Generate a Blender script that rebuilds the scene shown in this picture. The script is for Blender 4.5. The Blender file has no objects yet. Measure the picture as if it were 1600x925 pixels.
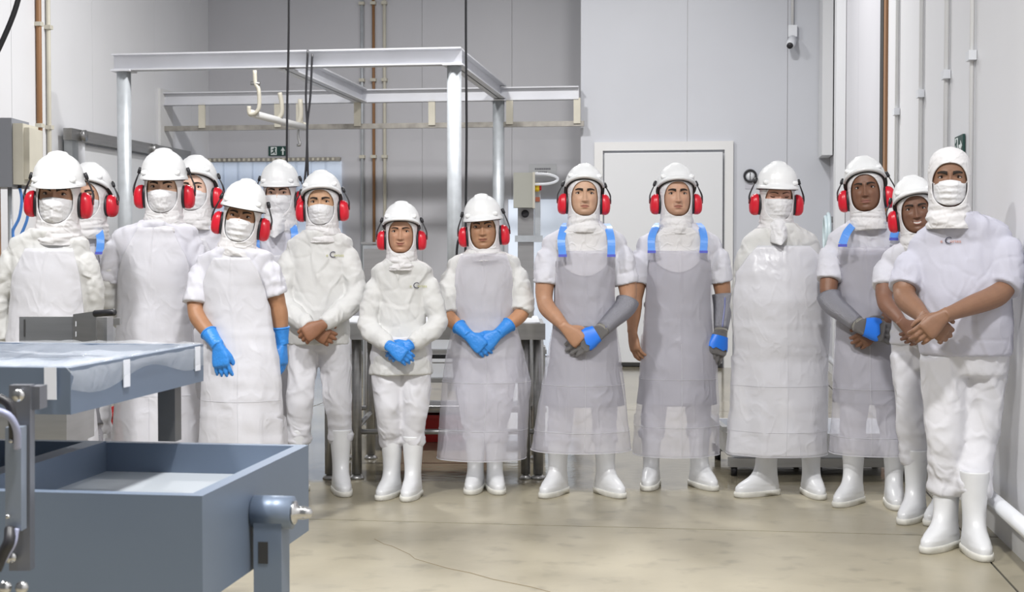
import bpy, math, random
import numpy as np
from mathutils import Vector, Matrix
from mathutils.bvhtree import BVHTree
random.seed(4); np.random.seed(4)
S = bpy.context.scene
COL = S.collection
# ------------------------------------------------------------------ camera
F = 2222.0; CAMH = 1.34
YAW = math.atan(305/F); PIT = math.atan(67.5/F)
cd = bpy.data.cameras.new('camera'); cam = bpy.data.objects.new('camera', cd); COL.objects.link(cam)
cam.location = (0, 0, CAMH); cam.rotation_euler = (math.pi/2-PIT, 0, YAW)
cd.sensor_width = 36; cd.lens = F/1600*36; cd.clip_start = .05; cd.clip_end = 100
cd.dof.use_dof = True; cd.dof.focus_distance = 7.6; cd.dof.aperture_fstop = 7.5
S.camera = cam
# ------------------------------------------------------------------ light
w = bpy.data.worlds.new('world'); S.world = w; w.use_nodes = True
w.node_tree.nodes['Background'].inputs[0].default_value = (.93, .96, 1, 1)
w.node_tree.nodes['Background'].inputs[1].default_value = .20
for i, (x, y, e) in enumerate([(-3.6, 2.6, 410), (-.1, 2.4, 420), (-3.3, 12.4, 290), (-.6, 12.6, 240)]):
    ld = bpy.data.lights.new('high_bay_lamp', 'AREA'); ld.shape = 'DISK'; ld.size = .55; ld.energy = e
    ld.color = (1, .985, .97)
    lo = bpy.data.objects.new('high_bay_lamp', ld); COL.objects.link(lo); lo.location = (x, y, 5.9)
    ld.spread = math.radians(170)
S.view_settings.view_transform = 'Standard'; S.view_settings.look = 'None'
S.view_settings.exposure = -.17; S.view_settings.gamma = 1; S.view_settings.use_curve_mapping = False
# ------------------------------------------------------------------ pixel helpers
Rv = np.array([math.cos(YAW), math.sin(YAW), 0]); Nv = np.array([-math.sin(YAW), math.cos(YAW), 0])
Fv = Nv*math.cos(PIT)+np.array([0, 0, -math.sin(PIT)]); Uv = Nv*math.sin(PIT)+np.array([0, 0, math.cos(PIT)])
C0 = np.array([0, 0, CAMH])
def ray(px, py): return Fv*F+Rv*(px-800)+Uv*(462.5-py)
def hit(px, py, ax, val):
    d = ray(px, py); return C0+d*((val-C0[ax])/d[ax])
def at(px, py, dep):
    d = ray(px, py); return C0+d*(dep/float(d@Nv))
# ------------------------------------------------------------------ materials
MATS = {}
def mat(name, col, rough=.5, metal=0, bump=0, bscale=60, alpha=None, var=0, vscale=4, attr=False, stretch=None, coat=0, emit=0, sss=0, spec=.5, fold=0, fscale=6, fstretch=(1, 1, 1)):
    if name in MATS: return MATS[name]
    m = bpy.data.materials.new(name); m.use_nodes = True; nt = m.node_tree; N = nt.nodes; L = nt.links
    b = N['Principled BSDF']; b.inputs['Roughness'].default_value = rough; b.inputs['Metallic'].default_value = metal
    b.inputs['Base Color'].default_value = (*col, 1); b.inputs['Specular IOR Level'].default_value = spec
    if coat: b.inputs['Coat Weight'].default_value = coat
    if sss:
        b.inputs['Subsurface Weight'].default_value = sss; b.inputs['Subsurface Radius'].default_value = (.012, .005, .003); b.inputs['Subsurface Scale'].default_value = .5
    tc = N.new('ShaderNodeTexCoord'); mp = N.new('ShaderNodeMapping'); L.new(tc.outputs['Object'], mp.inputs[0])
    if stretch: mp.inputs['Scale'].default_value = stretch
    src = None
    if attr:
        a = N.new('ShaderNodeAttribute'); a.attribute_name = 'Col'; src = a.outputs['Color']; L.new(src, b.inputs['Base Color'])
    if var:
        n = N.new('ShaderNodeTexNoise'); n.inputs['Scale'].default_value = vscale; n.inputs['Detail'].default_value = 6
        L.new(mp.outputs[0], n.inputs['Vector'])
        r = N.new('ShaderNodeMapRange'); r.inputs[1].default_value = .3; r.inputs[2].default_value = .7; r.inputs[3].default_value = 1-var; r.inputs[4].default_value = 1+var*.5
        L.new(n.outputs['Fac'], r.inputs[0])
        mx = N.new('ShaderNodeMix'); mx.data_type = 'RGBA'; mx.blend_type = 'MULTIPLY'; mx.inputs[0].default_value = 1
        if src: L.new(src, mx.inputs[6])
        else: mx.inputs[6].default_value = (*col, 1)
        L.new(r.outputs[0], mx.inputs[7]); L.new(mx.outputs[2], b.inputs['Base Color'])
    if bump:
        n = N.new('ShaderNodeTexNoise'); n.inputs['Scale'].default_value = bscale; n.inputs['Detail'].default_value = 4
        L.new(mp.outputs[0], n.inputs['Vector'])
        bp = N.new('ShaderNodeBump'); bp.inputs['Strength'].default_value = bump; bp.inputs['Distance'].default_value = .01
        L.new(n.outputs['Fac'], bp.inputs['Height']); L.new(bp.outputs[0], b.inputs['Normal'])
    if fold:
        m2 = N.new('ShaderNodeMapping'); m2.inputs['Scale'].default_value = fstretch; L.new(tc.outputs['Object'], m2.inputs[0])
        n2 = N.new('ShaderNodeTexNoise'); n2.inputs['Scale'].default_value = fscale; n2.inputs['Detail'].default_value = 1.5; n2.inputs['Distortion'].default_value = .7; L.new(m2.outputs[0], n2.inputs['Vector'])
        s1 = N.new('ShaderNodeMath'); s1.operation = 'SUBTRACT'; s1.inputs[1].default_value = .5; L.new(n2.outputs['Fac'], s1.inputs[0])
        s2 = N.new('ShaderNodeMath'); s2.operation = 'ABSOLUTE'; L.new(s1.outputs[0], s2.inputs[0])
        s3 = N.new('ShaderNodeMapRange'); s3.interpolation_type = 'SMOOTHSTEP'; s3.inputs[1].default_value = 0; s3.inputs[2].default_value = .11; s3.inputs[3].default_value = 1; s3.inputs[4].default_value = 0; L.new(s2.outputs[0], s3.inputs[0])
        b2 = N.new('ShaderNodeBump'); b2.inputs['Strength'].default_value = fold; b2.inputs['Distance'].default_value = .012; L.new(s3.outputs[0], b2.inputs['Height'])
        if bump: L.new(bp.outputs[0], b2.inputs['Normal'])
        L.new(b2.outputs[0], b.inputs['Normal'])
    if emit:
        b.inputs['Emission Color'].default_value = (*col, 1); b.inputs['Emission Strength'].default_value = emit
    if alpha is not None:
        t = N.new('ShaderNodeBsdfTransparent'); ms = N.new('ShaderNodeMixShader'); ms.inputs[0].default_value = alpha
        L.new(t.outputs[0], ms.inputs[1]); L.new(b.outputs[0], ms.inputs[2]); L.new(ms.outputs[0], N['Material Output'].inputs[0])
    MATS[name] = m; return m
def s2l(r, g, b): return tuple(((c/255+.055)/1.055)**2.4 if c > 10 else c/255/12.92 for c in (r, g, b))
def sk(c):
    c = np.array(c, float); l = c@np.array([.3, .59, .11]); return tuple((c*.84+l*.16)*.99)
M_TEE = mat('cotton_cool_white', (.66, .66, .72), .85, bump=.12, bscale=30, spec=.2, fold=.5, fscale=5.5, fstretch=(1, 1, .55))
M_LAV = mat('cotton_lavender_white', (.52, .52, .60), .85, bump=.12, bscale=30, spec=.2, fold=.4, fscale=5.5, fstretch=(1, 1, .55))
M_SWEAT = mat('fleece_warm_white', (.655, .657, .65), .9, bump=.2, bscale=26, spec=.15, fold=.42, fscale=6, fstretch=(1, 1, .7))
M_TROU = mat('cotton_white', (.68, .68, .72), .8, bump=.12, bscale=24, spec=.2, fold=.38, fscale=6, fstretch=(1, 1, .8))
M_HOOD = mat('hood_white', (.70, .69, .70), .85, bump=.12, bscale=40, spec=.2, fold=.25, fscale=14)
M_MASK = mat('mask_white', (.72, .72, .74), .75, bump=.1, bscale=50, spec=.2, fold=.2, fscale=16)
M_HAT = mat('hard_hat_white', (.80, .81, .82), .28, spec=.5)
M_LINER = mat('liner_dark', (.035, .033, .03), .7)
M_RED = mat('ear_cup_red', (.62, .012, .03), .3)
M_BLK = mat('black_plastic', (.018, .018, .022), .45)
M_SKIN = mat('skin', (.5, .3, .2), .5, attr=True, sss=.05, bump=.05, bscale=150, var=.08, vscale=30)
M_EYE = mat('eye', (.8, .8, .8), .15, attr=True)
M_BROW = mat('brow_hair', (.022, .014, .010), .8)
M_BOOT = mat('boot_white_rubber', (.72, .73, .75), .3, var=.06, vscale=8)
M_SOLE = mat('boot_sole', (.70, .69, .64), .5, var=.15, vscale=20)
M_BLUE = mat('nitrile_blue', (.035, .25, .72), .42, bump=.5, bscale=45)
M_STRAP = mat('strap_blue', (.10, .30, .78), .35)
M_MAIL = mat('chain_mail', (.30, .29, .29), .45, metal=.6, bump=1.0, bscale=420)
M_GAUNT = mat('gauntlet_metal', (.33, .33, .37), .38, metal=.75, bump=.6, bscale=300)
M_APW = mat('apron_plastic_white', (.77, .77, .82), .30, alpha=.68, bump=.18, bscale=22, fold=.16, fscale=9, fstretch=(1, 1, .7))
M_APG = mat('apron_plastic_clear', (.68, .67, .75), .30, alpha=.34, bump=.18, bscale=22, fold=.26, fscale=8, fstretch=(1, 1, .5))
M_GREY = mat('inner_apron_grey', (.25, .25, .275), .6, bump=.2, bscale=14)
M_STEEL = mat('stainless', (.42, .42, .42), .34, metal=.85, var=.1, vscale=3, stretch=(1, 1, 12))
M_GALV = mat('galvanised', (.50, .53, .56), .45, metal=.35, var=.12, vscale=9)
M_BEAM = mat('beam_paint', (.66, .67, .71), .4, metal=.15, var=.06, vscale=3)
M_IRON = mat('worn_rail', (.38, .36, .33), .5, metal=.5, var=.3, vscale=10)
M_CREAM = mat('cream_paint', (.62, .59, .50), .5, var=.08)
M_MACH = mat('machine_steel', (.165, .21, .285), .42, metal=.35, var=.05, vscale=2)
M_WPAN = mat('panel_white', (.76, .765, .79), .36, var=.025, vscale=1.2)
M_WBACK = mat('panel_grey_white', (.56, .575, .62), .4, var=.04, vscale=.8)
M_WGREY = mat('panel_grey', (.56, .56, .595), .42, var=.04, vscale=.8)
M_DOOR = mat('door_white', (.66, .67, .69), .4)
M_TRIM = mat('trim_white', (.70, .70, .70), .45)
M_BROWN = mat('brown_pipe', (.28, .14, .06), .5)
M_DGREEN = mat('sign_green', (.006, .05, .04), .5)
M_SIGNW = mat('sign_white', (.75, .8, .8), .6)
M_STRIPC = mat('strip_curtain', (.66, .75, .88), .3, alpha=.5, bump=.1, bscale=6)
M_GLOWW = mat('lit_room_white', (.70, .77, .88), .6, emit=.5)  # doorway panels glow in place of light from the rooms beyond
M_REDC = mat('crate_red', (.42, .02, .02), .45)
M_WPLAS = mat('white_plastic', (.74, .76, .80), .4)
M_YEL = mat('yellow', (.8, .55, .02), .4)
M_FILM = mat('plastic_film', (.80, .84, .90), .12, alpha=.22, bump=1.0, bscale=24)
M_PAPER = mat('paper_grey', (.50, .51, .53), .8)
M_INK = mat('ink_grey', (.14, .14, .16), .8)
M_DARK = mat('dark_gap', (.03, .03, .03), .8)
M_LOGO_D = mat('logo_dark', (.05, .05, .08), .7)
M_LOGO_O = mat('logo_orange', (.55, .22, .14), .7)
M_LOGO_Y = mat('logo_olive', (.48, .48, .18), .7)
# ------------------------------------------------------------------ mesh helpers
def newobj(name, V, Fc, m, parent=None, smooth=True, colors=None, mats=None, fm=None):
    me = bpy.data.meshes.new(name); me.from_pydata([tuple(v) for v in np.asarray(V, float)], [], [tuple(int(i) for i in f) for f in Fc])
    for mm in (mats or [m]): me.materials.append(mm)
    if smooth: me.polygons.foreach_set('use_smooth', [True]*len(me.polygons))
    if fm is not None: me.polygons.foreach_set('material_index', fm)
    if colors is not None:
        ca = me.color_attributes.new('Col', 'FLOAT_COLOR', 'POINT')
        c = np.ones((len(V), 4)); c[:, :3] = colors; ca.data.foreach_set('color', c.ravel())
    me.update()
    o = bpy.data.objects.new(name, me); COL.objects.link(o)
    if parent is not None: o.parent = parent
    return o
def tag(o, label=None, cat=None, group=None, kind=None):
    for k, v in (('label', label), ('category', cat), ('group', group), ('kind', kind)):
        if v: o[k] = v
    return o
def empty(name, loc, rz=0):
    o = bpy.data.objects.new(name, None); COL.objects.link(o); o.location = tuple(loc); o.rotation_euler = (0, 0, rz); o.empty_display_size = .1
    return o
def join(parts):
    V = []; Fc = []; n = 0
    for v, f in parts:
        V.append(np.asarray(v, float)); Fc += [tuple(i+n for i in q) for q in f]; n += len(v)
    return np.concatenate(V), Fc
def loft(R, closed=True, cap=True):
    R = np.asarray(R, float); n, m, _ = R.shape; f = []
    mm = m if closed else m-1
    for i in range(n-1):
        for j in range(mm):
            k = (j+1) % m; f.append((i*m+j, i*m+k, (i+1)*m+k, (i+1)*m+j))
    V = R.reshape(-1, 3)
    if cap and closed:
        V = np.vstack([V, R[0].mean(0), R[-1].mean(0)]); a = n*m; b = a+1
        for j in range(m):
            k = (j+1) % m; f.append((a, k, j)); f.append((b, (n-1)*m+j, (n-1)*m+k))
    return V, f
def box(x0, x1, y0, y1, z0, z1):
    V = [(x, y, z) for x in (x0, x1) for y in (y0, y1) for z in (z0, z1)]
    return np.array(V, float), [(0, 1, 3, 2), (4, 6, 7, 5), (0, 4, 5, 1), (2, 3, 7, 6), (0, 2, 6, 4), (1, 5, 7, 3)]
def bx(name, x0, x1, y0, y1, z0, z1, m, parent=None, bev=0):
    cx, cy, cz = (x0+x1)/2, (y0+y1)/2, min(z0, z1)
    V, f = box(x0, x1, y0, y1, z0, z1)
    if parent is None: V = V-np.array([cx, cy, cz])
    else: V = V-np.array(parent.location)
    o = newobj(name, V, f, m, parent, smooth=False)
    if parent is None: o.location = (cx, cy, cz)
    if bev:
        md = o.modifiers.new('bevel', 'BEVEL'); md.width = bev; md.segments = 2
    return o
def frames(P):
    P = np.asarray(P, float); T = np.gradient(P, axis=0); T /= np.linalg.norm(T, axis=1)[:, None]+1e-9
    u = np.cross(T[0], [0, 0, 1.]);
    if np.linalg.norm(u) < .2: u = np.cross(T[0], [0, 1., 0])
    u /= np.linalg.norm(u); Us = []
    for t in T:
        u = u-t*(u@t); u /= np.linalg.norm(u); Us.append(u)
    U = np.array(Us); return T, U, np.cross(T, U)
def tube(P, r, m=12, cap=True, sq=1.0):
    P = np.asarray(P, float); r = np.broadcast_to(np.asarray(r, float), (len(P),))
    T, U, W = frames(P); t = np.arange(m)/m*2*math.pi
    R = P[:, None]+r[:, None, None]*(np.cos(t)[None, :, None]*U[:, None]*sq+np.sin(t)[None, :, None]*W[:, None])
    return loft(R, True, cap)
def smoothpath(P, n):
    P = np.asarray(P, float)
    if len(P) == 2: return P[0]+(P[1]-P[0])*np.linspace(0, 1, n)[:, None]
    Q = np.vstack([2*P[0]-P[1], P, 2*P[-1]-P[-2]]); out = []
    seg = len(P)-1
    for s in np.linspace(0, seg-1e-6, n):
        i = int(s); t = s-i; p0, p1, p2, p3 = Q[i:i+4]
        out.append(.5*(2*p1+(p2-p0)*t+(2*p0-5*p1+4*p2-p3)*t*t+(3*p1-p0-3*p2+p3)*t**3))
    return np.array(out)
def _h(a, b, c):
    h = (a*374761393+b*668265263+c*1274126177) & 0xffffffff
    h = ((h ^ (h >> 13))*1103515245) & 0xffffffff
    return ((h ^ (h >> 16)) & 0xffff)/32767.5-1
def noise(P):
    P = np.asarray(P, float); i = np.floor(P).astype(np.int64); f = P-i; f = f*f*(3-2*f)
    r = 0
    for a in (0, 1):
        for b in (0, 1):
            for c in (0, 1):
                wgt = (f[:, 0] if a else 1-f[:, 0])*(f[:, 1] if b else 1-f[:, 1])*(f[:, 2] if c else 1-f[:, 2])
                r = r+wgt*_h(i[:, 0]+a, i[:, 1]+b, i[:, 2]+c)
    return r
def ridg(P): return 1-2*np.abs(noise(P))
def normals(V, Q):
    Q = np.asarray(Q); n = np.cross(V[Q[:, 2]]-V[Q[:, 0]], V[Q[:, 3 % Q.shape[1]]]-V[Q[:, 1]]); N = np.zeros_like(V)
    for k in range(Q.shape[1]): np.add.at(N, Q[:, k], n)
    return N/(np.linalg.norm(N, axis=1)[:, None]+1e-12)
def lap(V, Q, it, lam=.5):
    Q = np.asarray(Q); e = np.vstack([Q[:, [0, 1]], Q[:, [1, 2]], Q[:, [2, 3]], Q[:, [3, 0]]]); cnt = np.zeros(len(V)); np.add.at(cnt, e[:, 0], 1); np.add.at(cnt, e[:, 1], 1)
    for _ in range(it):
        s = np.zeros_like(V); np.add.at(s, e[:, 0], V[e[:, 1]]); np.add.at(s, e[:, 1], V[e[:, 0]]); V = V+lam*(s/cnt[:, None]-V)
    return V
def remesh(parts, vox, it=3):
    V, f = join(parts); o = newobj('tmp', V, f, M_TEE)
    md = o.modifiers.new('r', 'REMESH'); md.mode = 'VOXEL'; md.voxel_size = vox
    me = bpy.data.meshes.new_from_object(o.evaluated_get(bpy.context.evaluated_depsgraph_get()))
    V = np.zeros(len(me.vertices)*3); me.vertices.foreach_get('co', V); V = V.reshape(-1, 3)
    Q = np.zeros(len(me.loops), int); me.loops.foreach_get('vertex_index', Q); Q = Q.reshape(-1, 4)
    om = o.data; bpy.data.objects.remove(o); bpy.data.meshes.remove(om); bpy.data.meshes.remove(me)
    return lap(V, Q, it), Q
def ell(c, a, bf, bb, m=40, yaw=0, n=2.2):
    t = np.arange(m)/m*2*math.pi; s, co = np.sin(t), np.cos(t)
    x = a*np.sign(s)*np.abs(s)**(2/n); y = -np.where(co > 0, bf, bb)*np.sign(co)*np.abs(co)**(2/n)
    cy, sy = math.cos(yaw), math.sin(yaw)
    return np.stack([c[0]+x*cy-y*sy, c[1]+x*sy+y*cy, np.full(m, c[2])], 1)
# ================================================================== THE ROOM
YB = 18.3; YR = 16.8; ZT = 6.2; XR = 1.40
XL = float(hit(328, 395, 1, YB)[0]); XE = float(hit(907, 300, 1, YR)[0])
# floor material
def floor_mat():
    m = bpy.data.materials.new('concrete_floor'); m.use_nodes = True; N = m.node_tree.nodes; L = m.node_tree.links; b = N['Principled BSDF']
    tc = N.new('ShaderNodeNewGeometry'); P = tc.outputs['Position']
    def nz(sc, det, vec=None):
        n = N.new('ShaderNodeTexNoise'); n.inputs['Scale'].default_value = sc; n.inputs['Detail'].default_value = det; L.new(P, n.inputs['Vector']); return n.outputs['Fac']
    r1 = N.new('ShaderNodeValToRGB'); L.new(nz(1.1, 8), r1.inputs[0])
    r1.color_ramp.elements[0].position = .32; r1.color_ramp.elements[0].color = (*s2l(142, 135, 116), 1)
    r1.color_ramp.elements[1].position = .68; r1.color_ramp.elements[1].color = (*s2l(176, 168, 146), 1)
    # scuffs: small darker marks
    r2 = N.new('ShaderNodeMapRange'); L.new(nz(7, 10), r2.inputs[0]); r2.inputs[1].default_value = .56; r2.inputs[2].default_value = .74; r2.inputs[3].default_value = 1; r2.inputs[4].default_value = .74
    mx = N.new('ShaderNodeMix'); mx.data_type = 'RGBA'; mx.blend_type = 'MULTIPLY'; mx.inputs[0].default_value = 1
    L.new(r1.outputs[0], mx.inputs[6]); L.new(r2.outputs[0], mx.inputs[7])
    # damp area where the washing happens, beyond the line of people
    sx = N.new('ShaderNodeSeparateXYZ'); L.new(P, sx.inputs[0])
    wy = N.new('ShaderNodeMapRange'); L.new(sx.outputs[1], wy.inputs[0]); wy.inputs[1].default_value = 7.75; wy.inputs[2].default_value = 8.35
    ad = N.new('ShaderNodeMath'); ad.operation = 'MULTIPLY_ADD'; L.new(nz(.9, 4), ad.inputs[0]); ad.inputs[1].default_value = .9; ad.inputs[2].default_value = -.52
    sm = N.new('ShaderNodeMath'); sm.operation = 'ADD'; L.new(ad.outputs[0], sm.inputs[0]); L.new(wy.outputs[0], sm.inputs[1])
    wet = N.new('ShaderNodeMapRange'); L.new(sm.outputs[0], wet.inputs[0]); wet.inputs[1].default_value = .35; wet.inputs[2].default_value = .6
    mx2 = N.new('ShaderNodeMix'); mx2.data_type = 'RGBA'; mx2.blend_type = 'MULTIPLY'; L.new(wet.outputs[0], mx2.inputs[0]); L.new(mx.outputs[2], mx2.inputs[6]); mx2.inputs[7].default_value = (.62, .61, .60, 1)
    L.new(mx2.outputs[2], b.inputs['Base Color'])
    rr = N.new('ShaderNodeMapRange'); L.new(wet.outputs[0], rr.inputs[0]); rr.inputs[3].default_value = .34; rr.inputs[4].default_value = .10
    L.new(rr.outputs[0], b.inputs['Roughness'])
    bp = N.new('ShaderNodeBump'); bp.inputs['Strength'].default_value = .12; bp.inputs['Distance'].default_value = .01; L.new(nz(14, 6), bp.inputs['Height']); L.new(bp.outputs[0], b.inputs['Normal'])
    return m
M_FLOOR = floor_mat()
fl = bx('floor', XL-.3, XR+.3, -2, YB+.3, -.2, -.006, M_DARK); tag(fl, 'beige concrete floor with saw cut joints', None, None, 'structure')
yj = float(hit(900, 822, 2, 0)[1]); xj = float(hit(1545, 875, 2, 0)[0])
XJ = [XL-.3, -3.4, xj, XR+.3]; YJ = [-2, 1.6, yj, yj+5.2, YB+.3]
for i in range(3):
    for j in range(4):
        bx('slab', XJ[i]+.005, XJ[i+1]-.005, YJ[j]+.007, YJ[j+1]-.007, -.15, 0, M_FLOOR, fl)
cp = [hit(x, y, 2, .0006) for x, y in [(585, 842), (600, 850), (612, 853), (640, 866), (648, 873), (700, 888), (735, 895), (770, 905), (830, 917), (860, 925)]]
cv = []; cf = []
for i, p in enumerate(cp):
    wd = .0035+.002*random.random(); cv += [p-np.array([0, wd, 0]), p+np.array([0, wd, 0])]
    if i: cf.append((2*i-2, 2*i-1, 2*i+1, 2*i))
newobj('crack', np.array(cv)-np.array(fl.location), cf, mat('crack_dark', s2l(128, 114, 88), .8), fl)
def wallY(name, x0, x1, y, m, breaks, label, z1=ZT, th=.12, holes=()):
    wb = bx(name, x0, x1, y+.015, y+th, 0, z1, M_TRIM); tag(wb, label, None, None, 'structure')
    e = [x0]+sorted(b for b in breaks if x0 < b < x1)+[x1]
    for a, b in zip(e[:-1], e[1:]): bx('panel', a+.003, b-.003, y, y+.02, .002, z1, m, wb)
    return wb
def wallX(name, x, y0, y1, m, breaks, label, sgn, z1=ZT, th=.12):
    a0, a1 = (x+.015, x+th) if sgn > 0 else (x-th, x-.015)
    wb = bx(name, a0, a1, y0, y1, 0, z1, M_TRIM); tag(wb, label, None, None, 'structure')
    e = [y0]+sorted(b for b in breaks if y0 < b < y1)+[y1]
    for a, b in zip(e[:-1], e[1:]): bx('panel', min(x, x+sgn*.02), max(x, x+sgn*.02), a+.003, b-.003, .002, z1, m, wb)
    return wb
brk = [float(hit(p, 300, 0, XR)[1]) for p in (1522, 1482, 1442, 1404)]
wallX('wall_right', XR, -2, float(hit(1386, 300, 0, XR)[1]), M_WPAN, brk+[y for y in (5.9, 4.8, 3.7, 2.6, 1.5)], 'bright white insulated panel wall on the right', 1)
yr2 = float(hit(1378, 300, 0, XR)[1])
wallX('wall_right_far', XR, yr2, YR, M_WGREY, [float(hit(1340, 300, 0, XR)[1])], 'right panel wall continuing to the back corner, coloured greyer for light falloff', 1)  # same wall; light falloff towards the back is put into the greyer panel colour
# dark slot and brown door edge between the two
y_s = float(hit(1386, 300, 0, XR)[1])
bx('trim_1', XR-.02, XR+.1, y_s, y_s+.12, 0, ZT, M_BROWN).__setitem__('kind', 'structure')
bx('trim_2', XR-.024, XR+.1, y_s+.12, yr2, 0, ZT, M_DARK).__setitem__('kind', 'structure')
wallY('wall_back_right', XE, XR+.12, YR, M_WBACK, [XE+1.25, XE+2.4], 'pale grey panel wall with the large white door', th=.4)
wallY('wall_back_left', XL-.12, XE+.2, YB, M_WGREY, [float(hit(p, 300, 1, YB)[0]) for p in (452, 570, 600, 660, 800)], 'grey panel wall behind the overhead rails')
lb = [float(hit(p, 300, 0, XL)[1]) for p in (20, 146, 243, 300)]
wallX('wall_left', XL, 8, YB, M_WPAN, lb, 'white panel wall on the left', -1)
# conduits on right wall
for k, px in enumerate((1522, 1482, 1442, 1404)):
    y = float(hit(px, 300, 0, XR)[1]); e = empty('wall_conduit', (XR-.018, y, 0))
    newobj('pipe', *tube([(0, 0, .02), (0, 0, ZT-.05)], .015 if k else .012, 10), M_TRIM, e)
    for z in (2.38, 4.4):
        newobj('clip', *box(-.024, .016, -.05, .05, z-.025, z+.025), M_WPLAS, e, smooth=False)
    tag(e, ['grey white conduit on right wall, nearest the camera', 'grey white conduit on right wall, second from the camera', 'grey white conduit on right wall, third from the camera', 'grey white conduit on right wall next to the brown door edge'][k], 'conduit', 'conduits on right wall')
# bumper rail along right wall
e = empty('bumper_rail', (XR-.09, 9, 0)); newobj('pipe', *tube([(0, -7.5, .20), (0, 6.5, .20)], .035, 14), M_WPLAS, e)
for i in range(8):
    newobj('bracket', *box(-.02, .085, -6.9+i*1.8, -6.85+i*1.8, .17, .23), M_STEEL, e, smooth=False)
tag(e, 'white round bumper pipe running low along the right wall', 'bumper rail')
bx('baseboard_right', XR-.035, XR, -2, YR, 0, .11, M_TRIM).__setitem__('kind', 'structure')
# white post, box and coil at the far end of right wall
yp = float(hit(1318, 300, 0, XR-.02)[1]); o = bx('trim_3', XR-.10, XR-.005, yp, yp+.25, 0, ZT, M_DOOR); o['kind'] = 'structure'
p0 = hit(1281, 245, 1, YR-.25); bx('air_duct', float(p0[0]), XR-.02, YR-.55, YR-.02, float(p0[2]), ZT-.2, M_DOOR); 
tag(bpy.data.objects['air_duct'], 'white boxed duct hanging in the back right corner', 'duct')
pc = hit(1294, 365, 0, XR-.06)
ang = np.linspace(0, 2*math.pi, 33); e = empty('hose_coil', pc)
for k, rr_ in enumerate((.20, .17)):
    newobj('hose_loop', *tube(np.stack([np.zeros(33)-.03*k, np.cos(ang)*rr_, np.sin(ang)*rr_*1.1], 1), .022, 8, cap=False), mat('hose_pale', (.62, .74, .78), .3), e)
newobj('hanger', *box(-.04, .05, -.03, .03, .12, .19), M_STEEL, e, smooth=False)
tag(e, 'pale coiled hose hung on the far right wall', 'hose')
# big door on back wall
pa = hit(945, 240, 1, YR); pb = hit(1128, 573, 1, YR)
x0, x1, zt = float(pa[0]), float(pb[0]), float(pa[2])
d = bx('door_1', x0, x1, YR-.09, YR-.02, .05, zt, M_DOOR, bev=.008); tag(d, 'large white insulated door in back wall', None, None, 'structure')
for nm, a in (('door_frame', (x0-.12, x0-.02, YR-.05, YR-.002, 0, zt+.13)), ('door_frame', (x1+.02, x1+.12, YR-.05, YR-.002, 0, zt+.13)), ('door_frame', (x0-.02, x1+.02, YR-.05, YR-.002, zt+.03, zt+.13)), ('seal', (x0, x1, YR-.085, YR-.025, .012, .05))):
    bx(nm, *a, M_DARK if nm == 'seal' else M_TRIM, d)
# clock, its note, camera
pc = hit(1172, 275, 1, YR); e = empty('wall_clock', pc)
def disc(r, y0, y1, m=28): return tube([(0, y0, 0), (0, y1, 0)], r, m)
t = np.linspace(0, 2*math.pi, 33)
newobj('rim', *tube(np.stack([np.cos(t)*.066, np.zeros(33)-.03, np.sin(t)*.066], 1), .013, 8, cap=False), M_BLK, e)
newobj('face', *disc(.062, 0, -.02), M_WPLAS, e)
newobj('hand', *box(-.004, .004, -.026, -.022, -.045, .04), M_BLK, e, smooth=False)
tag(e, 'small round wall clock with black rim', 'clock')
pn = hit(1171, 291, 1, YR); bx('paper_note', pn[0]-.05, pn[0]+.05, YR-.006, YR-.001, pn[2]-.03, pn[2]+.03, mat('note_grey', (.5, .5, .55), .8)); tag(bpy.data.objects['paper_note'], 'small grey paper note below the wall clock', 'note')
pc = hit(1238, 54, 1, YR); e = empty('security_camera', pc)
newobj('conduit', *tube([(0, -.03, .09), (0, -.03, 2.0)], .017, 8), M_TRIM, e); newobj('junction_box', *box(-.05, .05, -.07, 0, -.035, .10), M_WPLAS, e, smooth=False)
hd = newobj('camera_head', *tube([(0, -.05, -.06), (-.02, -.13, -.12), (-.035, -.19, -.15)], [.05, .052, .045], 14), M_WPLAS, e)
newobj('lens', *tube([(-.033, -.18, -.147), (-.04, -.205, -.158)], .036, 14), M_BLK, hd)
tag(e, 'small white security camera on a conduit, black lens', 'camera')
# doorway with strip curtain, back left
def hx(px, py): return hit(px, py, 1, YB)
a = hx(329, 254); b = hx(534, 246); e = empty('strip_curtain', (float(a[0]+b[0])/2, YB-.06, 0)); cx = e.location.x
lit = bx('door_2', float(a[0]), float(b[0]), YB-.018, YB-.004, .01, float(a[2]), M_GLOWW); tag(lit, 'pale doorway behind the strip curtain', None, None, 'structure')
newobj('rail', *box(a[0]-cx, b[0]-cx, -.03, .03, a[2], b[2]), M_IRON, e, smooth=False)
ns = 9; wd = (b[0]-a[0])/ns
V, f = loft(np.array([[(wd*(u-.5)*1.15, -.012*math.cos((u-.5)*3), z) for u in np.linspace(0, 1, 5)] for z in (0.02, float(a[2]))]), closed=False, cap=False)
V0 = V+np.array([a[0]-cx+wd*.5, 0, 0]); so = newobj('strip', V0, f, M_STRIPC, e)
for i in range(1, ns):
    c = so.copy(); COL.objects.link(c); c.parent = e; c.location = (wd*i, (i % 2)*.014, 0)
nh = 26
bo = newobj('hook', *box(a[0]-cx+.01, a[0]-cx+.04, -.045, -.03, a[2]+.008, b[2]-.008), M_CREAM, e, smooth=False)
for i in range(1, nh):
    c = bo.copy(); COL.objects.link(c); c.parent = e; c.location = ((b[0]-a[0]-.05)/nh*i, 0, 0)
tag(e, 'bluish plastic strip curtain hanging from a perforated rail', 'strip curtain')
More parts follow.
